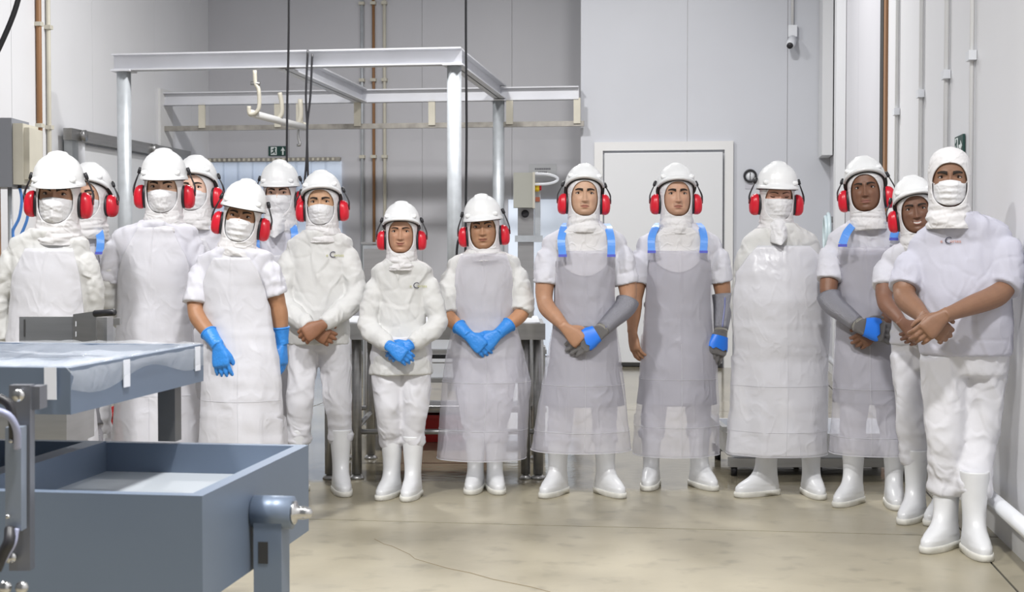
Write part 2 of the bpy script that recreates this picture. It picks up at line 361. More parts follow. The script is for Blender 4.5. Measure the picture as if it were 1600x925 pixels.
a = hx(795, 312); b = hx(902, 600); o = bx('door_3', float(a[0]), float(b[0])-.05, YB-.03, YB-.004, .01, float(a[2]), M_GLOWW); tag(o, 'glowing pale blue panel for the lit doorway behind the control post', None, None, 'structure')
# exit signs
def exit_sign(name, M4, wd, ht, label, arrow):
    e = bpy.data.objects.new(name, None); COL.objects.link(e); e.matrix_world = M4
    newobj('plate', *box(-wd/2, wd/2, 0, .012, -ht/2, ht/2), M_DGREEN, e, smooth=False)
    def poly(nm, pts, dz, m):
        V = [(x*ht, -dz, z*ht) for x, z in pts]+[(x*ht, -dz+.002, z*ht) for x, z in pts]; n = len(pts)
        newobj(nm, V, [tuple(range(n)), tuple(range(2*n-1, n-1, -1))]+[(i, n+i, n+(i+1) % n, (i+1) % n) for i in range(n)], m, e, smooth=False)
    ox = -wd/ht*.22
    poly('door_symbol', [(ox-.33, -.42), (ox+.33, -.42), (ox+.33, .42), (ox-.33, .42)], .003, M_SIGNW)
    poly('running_figure', [(ox-.3, -.3), (ox-.05, -.22), (ox+.08, -.1), (ox+.16, -.34), (ox+.24, -.3), (ox+.16, .0), (ox+.12, .1), (ox+.22, .22), (ox+.16, .36), (ox+.04, .36), (ox+.02, .25), (ox-.2, .18), (ox-.22, .1), (ox-.02, .14), (ox-.06, -.08), (ox-.3, -.2)], .006, M_DGREEN)
    oa = wd/ht*.26
    pts = [(.08, -.42), (.08, .05), (.25, -.02), (0, .4), (-.25, -.02), (-.08, .05), (-.08, -.42)]
    if arrow == 'r': pts = [(z, -x) for x, z in pts]
    poly('arrow', [(oa+x, z) for x, z in pts], .003, M_SIGNW)
    tag(e, label, 'exit sign')
p = hx(435, 236); exit_sign('exit_sign', Matrix.Translation((p[0], YB-.02, p[2])), .26, .125, 'dark green exit sign with up arrow above the strip curtain', 'u')
p = hit(1502.5, 224, 0, XR); exit_sign('exit_sign', Matrix.Translation((XR-.016, p[1], p[2]-.02)) @ Matrix.Rotation(-math.pi/2, 4, 'Z'), .26, .125, 'dark green exit sign with right arrow on the right wall', 'r')
# paper notice with two printed lines
p = hx(848, 267); e = empty('paper_notice', (p[0], YB-.004, p[2])); newobj('sheet', *box(-.18, .18, -.003, 0, -.09, .09), M_PAPER, e, smooth=False)
for zz, x0_, n in ((.025, -.10, 9), (-.02, -.055, 5)):
    for i in range(n):
        newobj('print', *box(x0_+i*.023, x0_+i*.023+.017, -.005, -.0032, zz-.011, zz+.011), M_INK, e, smooth=False)
tag(e, 'grey paper notice with two printed lines on the back wall', 'notice')
# pipes on walls
def pipe_pair(px, m, lab, r, wall):
    if wall == 'L': p = hit(px, 200, 0, XL+.03); pos = (XL+.03, float(p[1]))
    else: p = hit(px, 200, 1, YB-.03); pos = (float(p[0]), YB-.03)
    e = empty('wall_pipe', (*pos, 0)); newobj('pipe', *tube([(0, 0, .05), (0, 0, ZT-.1)], r, 10), m, e)
    for z in (2.6, 3.6, 4.6): newobj('clip', *box(-.035, .035, -.035, .035, z-.02, z+.02), M_CREAM, e, smooth=False)
    tag(e, lab, 'pipe')
pipe_pair(62, M_BROWN, 'brown vertical pipe on the left wall', .028, 'L')
pipe_pair(77, M_CREAM, 'cream vertical pipe on left wall beside the brown one', .022, 'L')
pipe_pair(584, M_BROWN, 'thin brown pipe on grey back wall', .02, 'B')
pipe_pair(601, M_CREAM, 'thin cream pipe on grey back wall beside the brown one', .022, 'B')
pipe_pair(566, M_GALV, 'thin grey pipe on back wall left of the brown one', .02, 'B')
# sliding door on the left wall: rail, door leaf, hanger
a = hit(106, 203, 0, XL+.12); b = hit(262, 231, 0, XL+.12)
e = empty('sliding_door', (XL+.1, float(a[1]), 0)); ln = float(b[1]-a[1]); zr = float(a[2])
newobj('track', *box(-.03, .06, 0, ln*1.25, zr-.1, zr+.02), M_STEEL, e, smooth=False)
newobj('leaf', *box(-.06, -.01, .45, ln*1.2, .05, zr-.12), M_DOOR, e, smooth=False)
newobj('jamb', *box(-.07, .02, .1, .24, .05, zr-.02), M_GALV, e, smooth=False)
newobj('jamb', *box(-.08, .02, .24, .40, .05, zr-.1), M_WPLAS, e, smooth=False)
for yy in (.25, ln*.8): newobj('roller', *tube([(.05, yy, zr-.04), (.1, yy, zr-.04)], .06, 14), M_STEEL, e)
tag(e, 'white sliding door hanging from a steel track on the left wall', 'sliding door')
# electrical cabinet far left
p0 = at(-40, 292, 11.0); p1 = at(38, 184, 11.0); e = empty('electrical_cabinet', (float(p0[0]), float(p0[1]), float(p0[2]))); e.rotation_euler[2] = YAW
wdt = float((p1-p0)@Rv); hgt = float(p1[2]-p0[2])
newobj('body', *box(0, wdt-.10, 0, .4, 0, hgt), mat('cabinet_grey', (.24, .25, .28), .5), e, smooth=False)
newobj('door', *box(wdt-.098, wdt-.02, .02, .38, .02, hgt-.04), M_CREAM, e, smooth=False); newobj('lid_edge', *box(wdt-.02, wdt+.02, .05, .36, .06, hgt-.07), M_CREAM, e, smooth=False)
newobj('post', *box(.05, .13, .1, .2, -float(p0[2]), 0), M_BROWN, e, smooth=False); newobj('conduit', *tube([(.22, .15, -float(p0[2])), (.22, .15, 0)], .018, 8), M_GALV, e)
tag(e, 'grey wall cabinet with cream door at the left edge', 'cabinet')
cb = [at(x, y, 11.15) for x, y in [(30, 290), (34, 312), (30, 340), (20, 362), (26, 378), (40, 350), (44, 330), (40, 318)]]
e = empty('blue_cable', cb[0]); newobj('cable', *tube(smoothpath(np.array(cb)-cb[0], 30), .012, 8), M_STRAP, e); newobj('cable_tie', *tube([(0, 0, -.02), (0, 0, .02)], .02, 8), M_BLK, e)
tag(e, 'bundle of blue cable hanging under the cabinet', 'cable')
# ------------------------------------------------------------------ gantry
YG = 13.6
def gx(px, y): return float(hit(px, 300, 1, y)[0])
zt_ = float(hit(450, 80, 1, YG)[2]); zb_ = zt_-.165
gr = empty('overhead_rail_frame', (gx(450, YG), YG, 0)); G0 = np.array(gr.location)
def ibeam(nm, p, q, h, w_, m, par, org):
    p = np.array(p, float)-org; q = np.array(q, float)-org; d = q-p; d /= np.linalg.norm(d); s = np.cross(d, [0, 0, 1.]); up = np.array([0, 0, 1.]); parts = []
    for (u0, u1, v0, v1) in ((-w_/2, w_/2, -h/2, -h/2+.014), (-w_/2, w_/2, h/2-.014, h/2), (-.006, .006, -h/2, h/2)):
        V = [e_+s*u+up*v for e_ in (p, q) for u in (u0, u1) for v in (v0, v1)]
        parts.append((np.array(V), box(0, 1, 0, 1, 0, 1)[1]))
    return newobj(nm, *join(parts), m, par, smooth=False)
xl_, xr_ = gx(180, YG), gx(722, YG); zm = (zt_+zb_)/2; h_ = .165
XC1, XC2 = gx(195, YG), gx(710, YG); XM = gx(448, YG)
ibeam('front_beam', (xl_, YG, zm), (xr_, YG, zm), h_, .14, M_BEAM, gr, G0)
ibeam('side_beam', (XC2, YG, zm), (XC2, YR-.1, zm), h_, .14, M_BEAM, gr, G0)
ibeam('middle_beam', (XM, YG, zm-.02), (XM, YR-.1, zm-.02), h_, .16, M_BEAM, gr, G0)
YBk = YR-.12; zbk = float(hit(600, 150, 1, YBk)[2])
ibeam('back_beam', (gx(258, YBk), YBk, zbk), (XE-.01, YBk, zbk), .155, .12, M_BEAM, gr, G0)
for x, y, z in ((XC1, YG, zb_), (XC2, YG, zb_), (XC2-.02, YBk, zbk-.07)):
    newobj('column', *tube(np.array([(x, y, 0), (x, y, z)])-G0, .07, 24), M_GALV, gr)
    newobj('cap_plate', *box(x-.1-G0[0], x+.1-G0[0], y-.1-G0[1], y+.1-G0[1], z-.012, z+.004), M_BEAM, gr, smooth=False)
zl = float(hit(600, 197, 1, YBk)[2])
newobj('lower_rail', *box(gx(258, YBk)-G0[0], XE+.05-G0[0], YBk-.03-G0[1], YBk+.03-G0[1], zl-.03, zl+.03), M_IRON, gr, smooth=False)
for px in (318, 436, 470, 560, 676, 797, 902):
    x = gx(px, YBk)-G0[0]; newobj('hanger_strap', *box(x-.04, x+.04, YBk-.05-G0[1], YBk-.02-G0[1], zl, zbk-.06), M_CREAM, gr, smooth=False)
tag(gr, 'steel overhead frame of pale beams on round galvanised columns', 'steel frame')
o = bx('wall_bracket_panel', gx(243, YBk), gx(259, YBk), YBk-.15, YBk+.25, float(hit(250, 230, 1, YBk)[2]), float(hit(250, 140, 1, YBk)[2]), M_TRIM); tag(o, 'white bracket panel on left wall where the back beam ends', 'bracket')
# hook rail hanging off the middle beam
YH = 14.3; H0 = hit(400, 112, 1, YH); hk = empty('hook_rail', H0)
def hp(px, py, dy=0): return hit(px, py, 1, YH+dy)-H0
newobj('hanger', *tube(smoothpath([hp(398, 110), hp(399, 130), hp(404, 140), hp(405, 165), hp(400, 176), hp(390, 178), hp(389, 166)], 26), .022, 8), M_CREAM, hk)
newobj('flange', *tube([hp(392, 130), hp(406, 131)], .02, 8), M_STEEL, hk)
newobj('tube_rail', *tube([hp(392, 177), hp(476, 199, 1.0)], .04, 12), M_TRIM, hk)
newobj('hanger', *tube(smoothpath([hp(437, 145, .5), hp(440, 160, .5), hp(440, 178, .5), hp(433, 188, .5)], 14), .025, 8), M_CREAM, hk)
newobj('hanger', *tube(smoothpath([hp(469, 155, 1), hp(470, 180, 1), hp(466, 196, 1), hp(474, 200, 1), hp(478, 192, 1)], 16), .028, 8), M_CREAM, hk)
newobj('hook', *tube(smoothpath([hp(466, 200, 1), hp(466, 215, 1), hp(469, 226, 1), hp(464, 227, 1)], 14), .014, 8), M_STEEL, hk)
tag(hk, 'cream painted hook rail hanging below the middle beam', 'hook rail')
def cable(pts, dep, lab, r=.011):
    P = [at(x, y, dep) for x, y in pts]; e = empty('hanging_cable', P[-1]); newobj('cable', *tube(smoothpath(np.array(P)-P[-1], 40), r, 8), M_BLK, e)
    newobj('cable_end', *tube([(0, 0, .0), (0, 0, -.05)], r*1.4, 8), M_BLK, e); tag(e, lab, 'cable')
cable([(452, -120), (451, 60), (449, 150), (448, 257), (447, 300)], 13.0, 'long black cable hanging past the exit sign')
cable([(481, 78), (478, 150), (480, 200), (478, 262), (470, 330)], 13.93, 'black cable hooked over front beam, left strand')
cable([(488, 84), (485, 150), (480, 200), (481, 262), (482, 330)], 13.93, 'black cable hooked over front beam, right strand')
cable([(728, -120), (728, 60), (729, 200), (728, 310), (727, 420)], 12.5, 'long black cable hanging beside the front right column')
cable([(728, 330), (738, 350), (730, 362), (718, 372), (714, 390), (713, 430)], 12.5, 'short looping black cable behind the woman with rolled sleeves')
cable([(36, -30), (22, 20), (0, 72), (-20, 110)], 10.0, 'black cable crossing the top left corner', .02)
# ------------------------------------------------------------------ worktable behind the people
a = at(497, 520, 8.35); tw = at(852, 520, 8.35)
tb = empty('steel_worktable', ((a+tw)/2*np.array([1, 1, 0]))); tb.rotation_euler[2] = YAW; W2 = float((tw-a)@Rv)/2; zt = float(a[2])+.02
newobj('top', *box(-W2, W2, 0, .95, zt-.005, zt+.02), M_STEEL, tb, smooth=False)
newobj('apron_edge', *box(-W2, W2, -.012, .0, zt-.06, zt+.035), M_STEEL, tb, smooth=False); newobj('cutting_board', *box(-W2+.05, W2-.03, .03, .9, zt+.021, zt+.04), M_WPLAS, tb, smooth=False)
for x in (-W2+.06, -W2+.22, W2-.04):
    for y in (.05, .88):
        newobj('leg', *tube([(x, y, .03), (x, y, zt-.03)], .03, 12), M_STEEL, tb); newobj('foot', *tube([(x, y, 0), (x, y, .015), (x, y, .03)], [.045, .04, .015], 12), M_STEEL, tb)
for x in (W2-.115,): newobj('leg', *tube([(x, .05, .03), (x, .05, zt-.03)], .028, 12), M_STEEL, tb); newobj('foot', *tube([(x, .05, 0), (x, .05, .03)], [.045, .015], 12), M_STEEL, tb)
for z in (.28, .33): newobj('stretcher', *tube([(-W2+.06, .05+(z > .3)*.83, z), (W2-.04, .05+(z > .3)*.83, z)], .016, 8), M_STEEL, tb)
newobj('stretcher', *tube([(-W2+.22, .05, .3), (-W2+.22, .88, .3)], .016, 8), M_STEEL, tb)
tag(tb, 'stainless worktable with white board top behind the women in blue gloves', 'table')
def shelf_bin(px0, px1, py0, py1, dep, lab, m, name='white_bin', ln=.35):
    a = at(px0, py1, dep); b = at(px1, py0, dep); e = empty(name, a); e.rotation_euler[2] = YAW; w_ = float((b-a)@Rv); h = float(b[2]-a[2])
    Rr = [ell((w_/2, ln/2, z), w_/2*s, ln/2*s, ln/2*s, 28, 0, 8) for z, s in ((0, .88), (h, 1.0), (h, .95), (.02, .84))]
    newobj('shell', *loft(Rr), m, e, smooth=False); newobj('rim', *loft([ell((w_/2, ln/2, z), w_/2*s, ln/2*s, ln/2*s, 28, 0, 8) for z, s in ((h-.02, 1.0), (h-.02, 1.05), (h+.004, 1.05), (h+.004, .96), (h-.02, .96), (h-.02, 1.0))], cap=False), m, e, smooth=False)
    return tag(e, lab, 'crate' if 'crate' in name else 'bin')
rk = empty('storage_rack', at(690, 700, 10.2)*np.array([1, 1, 0])); rk.rotation_euler[2] = YAW
for z in (.25, .46, .66): newobj('shelf', *box(-.5, .75, -.25, .3, z-.03, z), M_STEEL, rk, smooth=False)
for x in (-.48, .72):
    for y in (-.22, .27): newobj('post', *box(x-.02, x+.02, y-.02, y+.02, 0, .68), M_STEEL, rk, smooth=False)
tag(rk, 'low steel rack with shelves behind the worktable', 'rack')
def rackbin(name, x0, x1, z, h, m, lab):
    e = empty(name, tuple(np.array(rk.location)+Rv*x0+Nv*(-.2)+np.array([0, 0, z]))); e.rotation_euler[2] = YAW; w_ = x1-x0; ln = .4
    Rr = [ell((w_/2, ln/2, zz), w_/2*s, ln/2*s, ln/2*s, 28, 0, 8) for zz, s in ((0, .9), (h, 1.0), (h, .95), (.02, .86))]
    newobj('shell', *loft(Rr), m, e, smooth=False); newobj('rim', *loft([ell((w_/2, ln/2, zz), w_/2*s, ln/2*s, ln/2*s, 28, 0, 8) for zz, s in ((h-.02, 1.0), (h-.02, 1.05), (h+.004, 1.05), (h+.004, .95))], cap=False), m, e, smooth=False)
    tag(e, lab, 'crate' if 'crate' in name else 'bin')
rackbin('white_bin', -.25, .5, .661, .10, M_WPLAS, 'shallow white plastic bin on the top shelf of the rack')
rackbin('white_bin', -.25, .5, .461, .13, M_WPLAS, 'white plastic bin on the middle shelf of the rack')
rackbin('red_crate', -.3, .35, .002, .19, M_REDC, 'red plastic crate on the floor under the low rack')
shelf_bin(150, 182, 672, 712, 9.4, 'red crate on the floor seen between aprons on the left', M_REDC, 'red_crate', .5)
shelf_bin(150, 182, 646, 671, 9.4, 'red crate stacked above another on the left', M_REDC, 'red_crate', .5)
for nm in ('red_crate.001', 'red_crate.002'):
    pass
# control post
a = at(825, 700, 9.7); cp_ = empty('control_post', a*np.array([1, 1, 0])); cp_.rotation_euler[2] = YAW
def cz(py, dep=9.7): return float(at(825, py, dep)[2])
sc = 9.7/F
newobj('post', *box(-.07, .04, .02, .14, 0.02, cz(322)), M_STEEL, cp_, smooth=False); newobj('rear_plate', *box(.045, .085, .0, .16, cz(378), cz(292)), M_GALV, cp_, smooth=False); newobj('base', *box(-.15, .15, -.05, .25, 0, .02), M_STEEL, cp_, smooth=False)
cbx = newobj('control_box', *box(-.10, .03, -.10, .02, cz(325), cz(271)), mat('box_beige', (.42, .42, .37), .5), cp_, smooth=False)
newobj('box_lid', *box(.03, .045, -.11, .03, cz(326), cz(270)), M_CREAM, cbx, smooth=False)
z_ = cz(293); newobj('switch', *tube([(.045, -.05, z_), (.075, -.05, z_)], .03, 12), M_YEL, cbx); newobj('emergency_stop', *tube([(.075, -.05, z_), (.09, -.05, z_)], .022, 12), M_RED, cbx)
newobj('label_plate', *box(.05, .08, -.012, -.002, cz(315), cz(308)), mat('label_orange', (.45, .13, .07), .6), cp_, smooth=False)
newobj('knob', *tube([(-.02, .02, cz(334)), (-.02, -.03, cz(334))], .026, 14), M_BLK, cp_); newobj('clamp', *box(-.09, .1, -.02, .0, cz(378), cz(368)), M_GALV, cp_, smooth=False)
tt = np.linspace(-math.pi/2, math.pi/2, 24); zc_ = cz(281)
ring = np.array([(.04, -.1, zc_+.035)]+[(.08+.12*math.cos(q), -.1+.02*math.cos(q), zc_-.035*math.sin(q)) for q in tt]+[(.04, -.1, zc_-.035)])
newobj('cable_loop', *tube(ring, .009, 8), M_WPLAS, cp_)
tag(cp_, 'steel control post with beige switch box and yellow red emergency stop', 'control post')
sh = empty('steel_cabinet', at(595, 700, 10.6)*np.array([1, 1, 0])); sh.rotation_euler[2] = YAW
newobj('body', *box(-.13, .2, 0, .4, .05, 1.40), M_GALV, sh, smooth=False); newobj('door', *box(-.12, .19, -.015, -.002, .08, 1.37), M_STEEL, sh, smooth=False); newobj('lid', *box(-.14, .21, -.02, .41, 1.405, 1.42), M_STEEL, sh, smooth=False)
for x in (-.1, .17): newobj('foot', *tube([(x, .2, 0), (x, .2, .05)], .02, 8), M_STEEL, sh)
tag(sh, 'grey steel cabinet behind the shortest woman', 'cabinet')
# low white trough on dolly at right
a = at(1135, 735, 8.45); b = at(1432, 735, 8.45); tr = empty('white_trough', (a+b)/2*np.array([1, 1, 0])); tr.rotation_euler[2] = YAW; hw = float((b-a)@Rv)/2
Rr = [ell((0, .42, z), hw*s, .4*s2, .4*s2, 40, 0, 9) for z, s, s2 in ((.11, .95, .92), (.26, 1.02, 1.0), (.26, .99, .96), (.13, .92, .88))]
newobj('basin', *loft(Rr), M_WPLAS, tr, smooth=False)
newobj('frame', *box(-hw*.96, hw*.96, .04, .1, .055, .108), M_STEEL, tr, smooth=False); newobj('frame', *box(-hw*.96, hw*.96, .72, .78, .055, .108), M_STEEL, tr, smooth=False)
for x in (-hw*.9, 0, hw*.9):
    for y in (.07, .75): newobj('foot', *tube([(x, y, 0), (x, y, .055)], .02, 10), M_BLK, tr)
newobj('side_bar', *box(-hw*1.04, -hw*.98, .02, .8, .27, .30), M_STEEL, tr, smooth=False)
tag(tr, 'low white trough on a steel frame behind the people at right', 'trough')
# ------------------------------------------------------------------ foreground machine
mc = empty('tipping_hopper', (0, 0, 0)); 
Xh = float(hit(482, 695, 1, 4.0)[0]); zt = float(hit(482, 695, 1, 4.0)[2]); Y1 = float((hit(315, 775, 2, zt))[1]); Y2 = 4.0; zb = float(hit(485, 829, 1, 4.0)[2]); XLm = -3.2
mc.location = (Xh, Y1, 0)
ox, oy = Xh, Y1
def mb(nm, x0, x1, y0, y1, z0, z1, m=M_MACH, par=mc): return newobj(nm, *box(x0-ox, x1-ox, y0-oy, y1-oy, z0, z1), m, par, smooth=False)
mb('front_panel', XLm, Xh, Y1, Y1+.035, zb, zt); mb('side_panel', Xh-.035, Xh, Y1+.035, Y2, zb, zt); mb('back_panel', XLm, Xh-.035, Y2-.03, Y2, zb, zt)
mb('tray_floor', XLm, Xh-.036, Y1+.036, Y2-.031, zt-.10, zt-.085, mat('belt_pale', (.50, .54, .58), .4))
xd = -1.73
Vd = [(xd-.08-ox, .036, zt-.086), (xd-.02-ox, .036, zt-.086), (xd-.02-ox, Y2-oy-.031, zt-.086), (xd-.08-ox, Y2-oy-.031, zt-.086)]
Vd += [(v[0], v[1], zt+.004) for v in Vd]
newobj('divider', Vd, [(0, 3, 2, 1), (4, 5, 6, 7), (0, 1, 5, 4), (1, 2, 6, 5), (2, 3, 7, 6), (3, 0, 4, 7)], M_MACH, mc, smooth=False)
mb('bottom_panel', XLm, Xh-.036, Y1+.036, Y2-.031, zb, zb+.02)
# pivot leg
yv = float(hit(425, 800, 0, Xh+.05)[1]); zv = float(hit(425, 800, 0, Xh+.05)[2])
newobj('pivot_leg', *box(.012, .085, yv-oy-.035, yv-oy+.035, .0, zv), M_MACH, mc, smooth=False)
newobj('pivot_boss', *tube(np.array([(Xh+.004, yv, zv), (Xh+.105, yv, zv)])-np.array([ox, oy, 0]), .042, 24), M_MACH, mc)
bl = newobj('pivot_bolt', *tube(np.array([(Xh+.105, yv, zv), (Xh+.112, yv, zv), (Xh+.113, yv, zv), (Xh+.135, yv, zv), (Xh+.15, yv, zv), (Xh+.156, yv, zv)])-np.array([ox, oy, 0]), [.03, .03, .017, .017, .013, .004], 14), mat('bolt_steel', (.5, .5, .5), .2, metal=.9), mc)
newobj('slot', *box(.025, .05, yv-oy-.037, yv-oy-.0352, zv-.125, zv-.07), M_DARK, mc, smooth=False)
mb('leg_base', Xh-.05, Xh+.15, yv-.1, yv+.1, 0, .02)
for x in (XLm+.1, -2.2): mb('leg', x, x+.07, Y2-.12, Y2-.05, 0, zb)
tag(mc, 'large blue grey steel hopper in the left foreground', 'machine')
# tilted tray above, wrapped in film
ty1, ty2 = 3.2, 4.1
ta = hit(110, 575, 1, ty1); tb1 = hit(305, 535, 1, ty2); zt2 = float(ta[2]); th = zt2-float(hit(110, 648, 1, ty1)[2]); Xt = float(ta[0])
ut = empty('upper_tray', (Xt, ty1, zt2-th)); 
def tq(nm, x0, x1, y0, y1, z0, z1, m=M_MACH, par=None): return newobj(nm, *box(x0-Xt, x1-Xt, y0-ty1, y1-ty1, z0, z1), m, par or ut, smooth=False)
tq('front_rim', XLm, Xt, ty1, ty1+.03, 0, th); tq('side_rim', Xt-.03, Xt, ty1+.03, ty2, 0, th); tq('back_rim', XLm, Xt-.03, ty2-.03, ty2, 0, th); tq('tray_bed', XLm, Xt-.031, ty1+.031, ty2-.031, 0, th-.045)
px_ = np.linspace(XLm, Xt+.012, 70); py_ = np.linspace(ty1-.008, ty2+.01, 40); GX, GY = np.meshgrid(px_, py_); 
ins = np.clip(np.minimum(np.minimum(Xt-GX, GY-ty1), ty2-GY)/.12, 0, 1)
gz = th+.004-.03*ins+.012*ridg(np.stack([GX.ravel()*7, GY.ravel()*9, GX.ravel()*0], 1)).reshape(GX.shape)*(.3+ins)+.006*noise(np.stack([GX.ravel()*25, GY.ravel()*25, GX.ravel()*0+3], 1)).reshape(GX.shape)
gz = np.where(GX > Xt, th-.02, gz)
FR = np.stack([GX-Xt, GY-ty1, gz], 2)
edge = FR[:, -1:].copy(); edge[:, :, 2] = th-.05-.02*np.sin(np.linspace(0, 9, 40))[:, None]; edge[:, :, 0] = .004
FR = np.concatenate([FR, edge], 1)
newobj('plastic_film', *loft(FR, closed=False, cap=False), M_FILM, ut)
for x, y, nm in ((Xt+.0035, 3.50, 's'), (Xt+.0035, 4.02, 's'), (-1.56, ty1, 'f')):
    if nm == 's': tq('tape', x, x+.002, y, y+.04, th-.075, th-.004, mat('tape_white', (.7, .72, .78), .4))
    else: tq('tape', x, x+.03, y-.011, y-.0085, th-.075, th+.002, MATS['tape_white'])
post = hit(264, 640, 1, 3.96)
newobj('support_post', *box(float(post[0])-.026-Xt, float(post[0])+.026-Xt, .74, .79, zt-(zt2-th)+.01, -.001), mat('post_dark_steel', (.16, .16, .16), .4, metal=.6), ut, smooth=False)
tag(ut, 'blue grey upper tray covered with wrinkled clear film', 'tray')
# arm with cables in front of machine
am = empty('hinge_arm', at(45, 900, 3.05)); A0 = np.array(am.location)
def ap(px, py, dep=3.05): return at(px, py, dep)-A0
def slab(px0, px1, py0, py1, d0, d1):
    V = [at(px, py, d0)-A0+Nv*dd for px in (px0, px1) for dd in (0, d1) for py in (py1, py0)]
    return np.array(V), box(0, 1, 0, 1, 0, 1)[1]
newobj('arm_bar', *slab(14, 47, 602, 892, 3.05, .03), mat('arm_steel', (.20, .21, .24), .4, metal=.6), am, smooth=False)
newobj('cover_channel', *slab(8, 33, 668, 830, 3.01, .035), mat('arm_cover', (.25, .29, .36), .4, metal=.4), am, smooth=False)
newobj('bracket', *slab(46, 62, 604, 640, 3.06, .05), MATS['arm_steel'], am, smooth=False)
for px, py, r in ((31, 617, .013), (20, 688, .004), (15, 806, .004), (19, 870, .012)):
    dd = 3.0 if r < .01 else 3.04
    newobj('bolt', *tube([ap(px, py, dd), ap(px, py, dd)-Nv*.014], r, 12), MATS['bolt_steel'], am)
newobj('hose', *tube(smoothpath([ap(-10, 618, 2.99), ap(14, 632, 2.99), ap(20, 660, 2.99), ap(21, 690, 3.0)], 20), .010, 8), M_BLK, am)
newobj('hose', *tube(smoothpath([ap(-10, 640, 2.97), ap(14, 650, 2.97), ap(26, 672, 2.98), ap(27, 700, 3.0)], 20), .008, 8), mat('hose_grey', (.3, .32, .45), .4), am)
newobj('hose', *tube(smoothpath([ap(16, 826, 3.0), ap(14, 846, 2.98), ap(4, 866, 2.98), ap(-6, 890, 2.98)], 20), .012, 8), M_BLK, am)
newobj('hose', *tube(smoothpath([ap(26, 826, 3.0), ap(22, 848, 2.99), ap(12, 866, 2.99), ap(0, 886, 2.99)], 20), .006, 8), MATS['hose_grey'], am)
for px in (8, 34): newobj('gland', *tube([ap(px, 918, 3.03), ap(px, 918, 2.99)], .014, 10), MATS['bolt_steel'], am)
tag(am, 'steel hinge arm with hoses bolted to the machine front', 'machine arm')
# stainless slicer panel with black handle behind tray
sl = empty('slicer_machine', at(100, 690, 5.2)*np.array([1, 1, 0])); S0 = np.array(sl.location)
def sp(px, py, dep): return at(px, py, dep)-S0
def slab2(px0, px1, py0, py1, d0, dd):
    V = [sp(px, py, d0)+Nv*q for px in (px0, px1) for q in (0, dd) for py in (py1, py0)]
    return np.array(V), box(0, 1, 0, 1, 0, 1)[1]
newobj('guard_panel', *slab2(30, 116, 495, 540, 5.2, .02), M_STEEL, sl, smooth=False); newobj('slot', *slab2(37, 39, 499, 526, 5.197, .002), M_DARK, sl, smooth=False)
V = np.array([sp(114, 540, 5.19), sp(114, 491, 5.19), sp(150, 540, 5.05), sp(150, 486, 5.05)]); V = np.vstack([V, V+Nv*.015])
newobj('side_plate', V, [(0, 2, 3, 1), (4, 5, 7, 6), (1, 3, 7, 5), (0, 4, 6, 2), (0, 1, 5, 4), (2, 6, 7, 3)], M_STEEL, sl, smooth=False)
for py in (506, 522): newobj('slot', *slab2(118, 122, py-4, py+4, 5.17, .004), M_WPLAS, sl, smooth=False)
newobj('handle', *tube([sp(147, 490, 5.04), sp(149, 490, 5.04), sp(178, 488, 4.98), sp(180, 488, 4.98)], [.008, .0125, .0125, .008], 14), M_BLK, sl)
newobj('frame', *slab2(150, 167, 496, 545, 5.1, .08), M_STEEL, sl, smooth=False); newobj('bar', *slab2(166, 187, 497, 508, 5.3, .03), M_STEEL, sl, smooth=False)
hgt = float(at(50, 640, 5.2)[2])
newobj('cabinet', *slab2(-40, 104, 600, 700, 5.25, .35), M_STEEL, sl, smooth=False); newobj('base', *slab2(-30, 100, 700, 960, 5.28, .3), M_STEEL, sl, smooth=False)
newobj('column', *slab2(30, 116, 540, 600, 5.27, .2), M_STEEL, sl, smooth=False)
tag(sl, 'stainless machine with slotted guard and black handle behind the tray', 'machine')
# ================================================================== PEOPLE
HZ = [(-.235, .066, .055, .075), (-.18, .060, .050, .068), (-.150, .058, .050, .066), (-.132, .057, .062, .070), (-.122, .054, .080, .072), (-.114, .055, .088, .074), (-.10, .0615, .0925, .078), (-.08, .068, .0945, .082), (-.05, .0725, .094, .09), (-.02, .0745, .093, .096), (0, .074, .0925, .099), (.03, .0755, .094, .10), (.06, .0745, .091, .10), (.085, .068, .079, .092), (.105, .055, .061, .076), (.118, .034, .038, .048), (.124, .006, .006, .008)]
HZ = np.array(HZ)
def hp_(z): return [np.interp(z, HZ[:, 0], HZ[:, k]) for k in (1, 2, 3)]
def fdisp(x, z, smile=0, nose=1.0):
    ax = np.abs(x); g = lambda u, s: np.exp(-(u/s)**2)
    zm = z-smile*.007*np.clip(ax/.024, 0, 1.4)**2
    d = .0035*g(z-.019, .009)*g(ax-.027, .022)-.0085*g(ax-.031, .0165)*g(z+.001, .0115)-.003*g(ax-.012, .008)*g(z-.003, .01)
    tz = np.clip((.010-z)/.052, 0, 1); h = (.0035+.0185*tz**1.2)*nose; wn = .0065+.0055*tz
    fall = np.clip((z+.0525)/.0075, 0, 1); fall = fall*fall*(3-2*fall); top = np.clip((.022-z)/.014, 0, 1)
    d = d+h*np.exp(-(ax/wn)**2)*fall*top+.0075*nose*g(ax-.0135, .006)*g(z+.0415, .0065)
    d = d+.0045*g(ax-.042, .018)*g(z+.032+smile*-.004, .018)*(1+.5*smile)
    d = d+.0055*g(x, .028)*g(z+.072, .017)+.0035*g(zm+.0655, .0045)*np.exp(-(ax/.019)**4)+.0042*g(zm+.0775, .0055)*np.exp(-(ax/.017)**4)
    d = d-.0040*g(zm+.0712, .0020)*np.exp(-(ax/.024)**4)-.0028*g(z+.0885, .006)*g(x, .02)+.005*g(x, .019)*g(z+.104, .012)
    d = d-.0025*g(ax-.026-.1*(-.05-z), .005)*g(z+.058, .014)
    return d
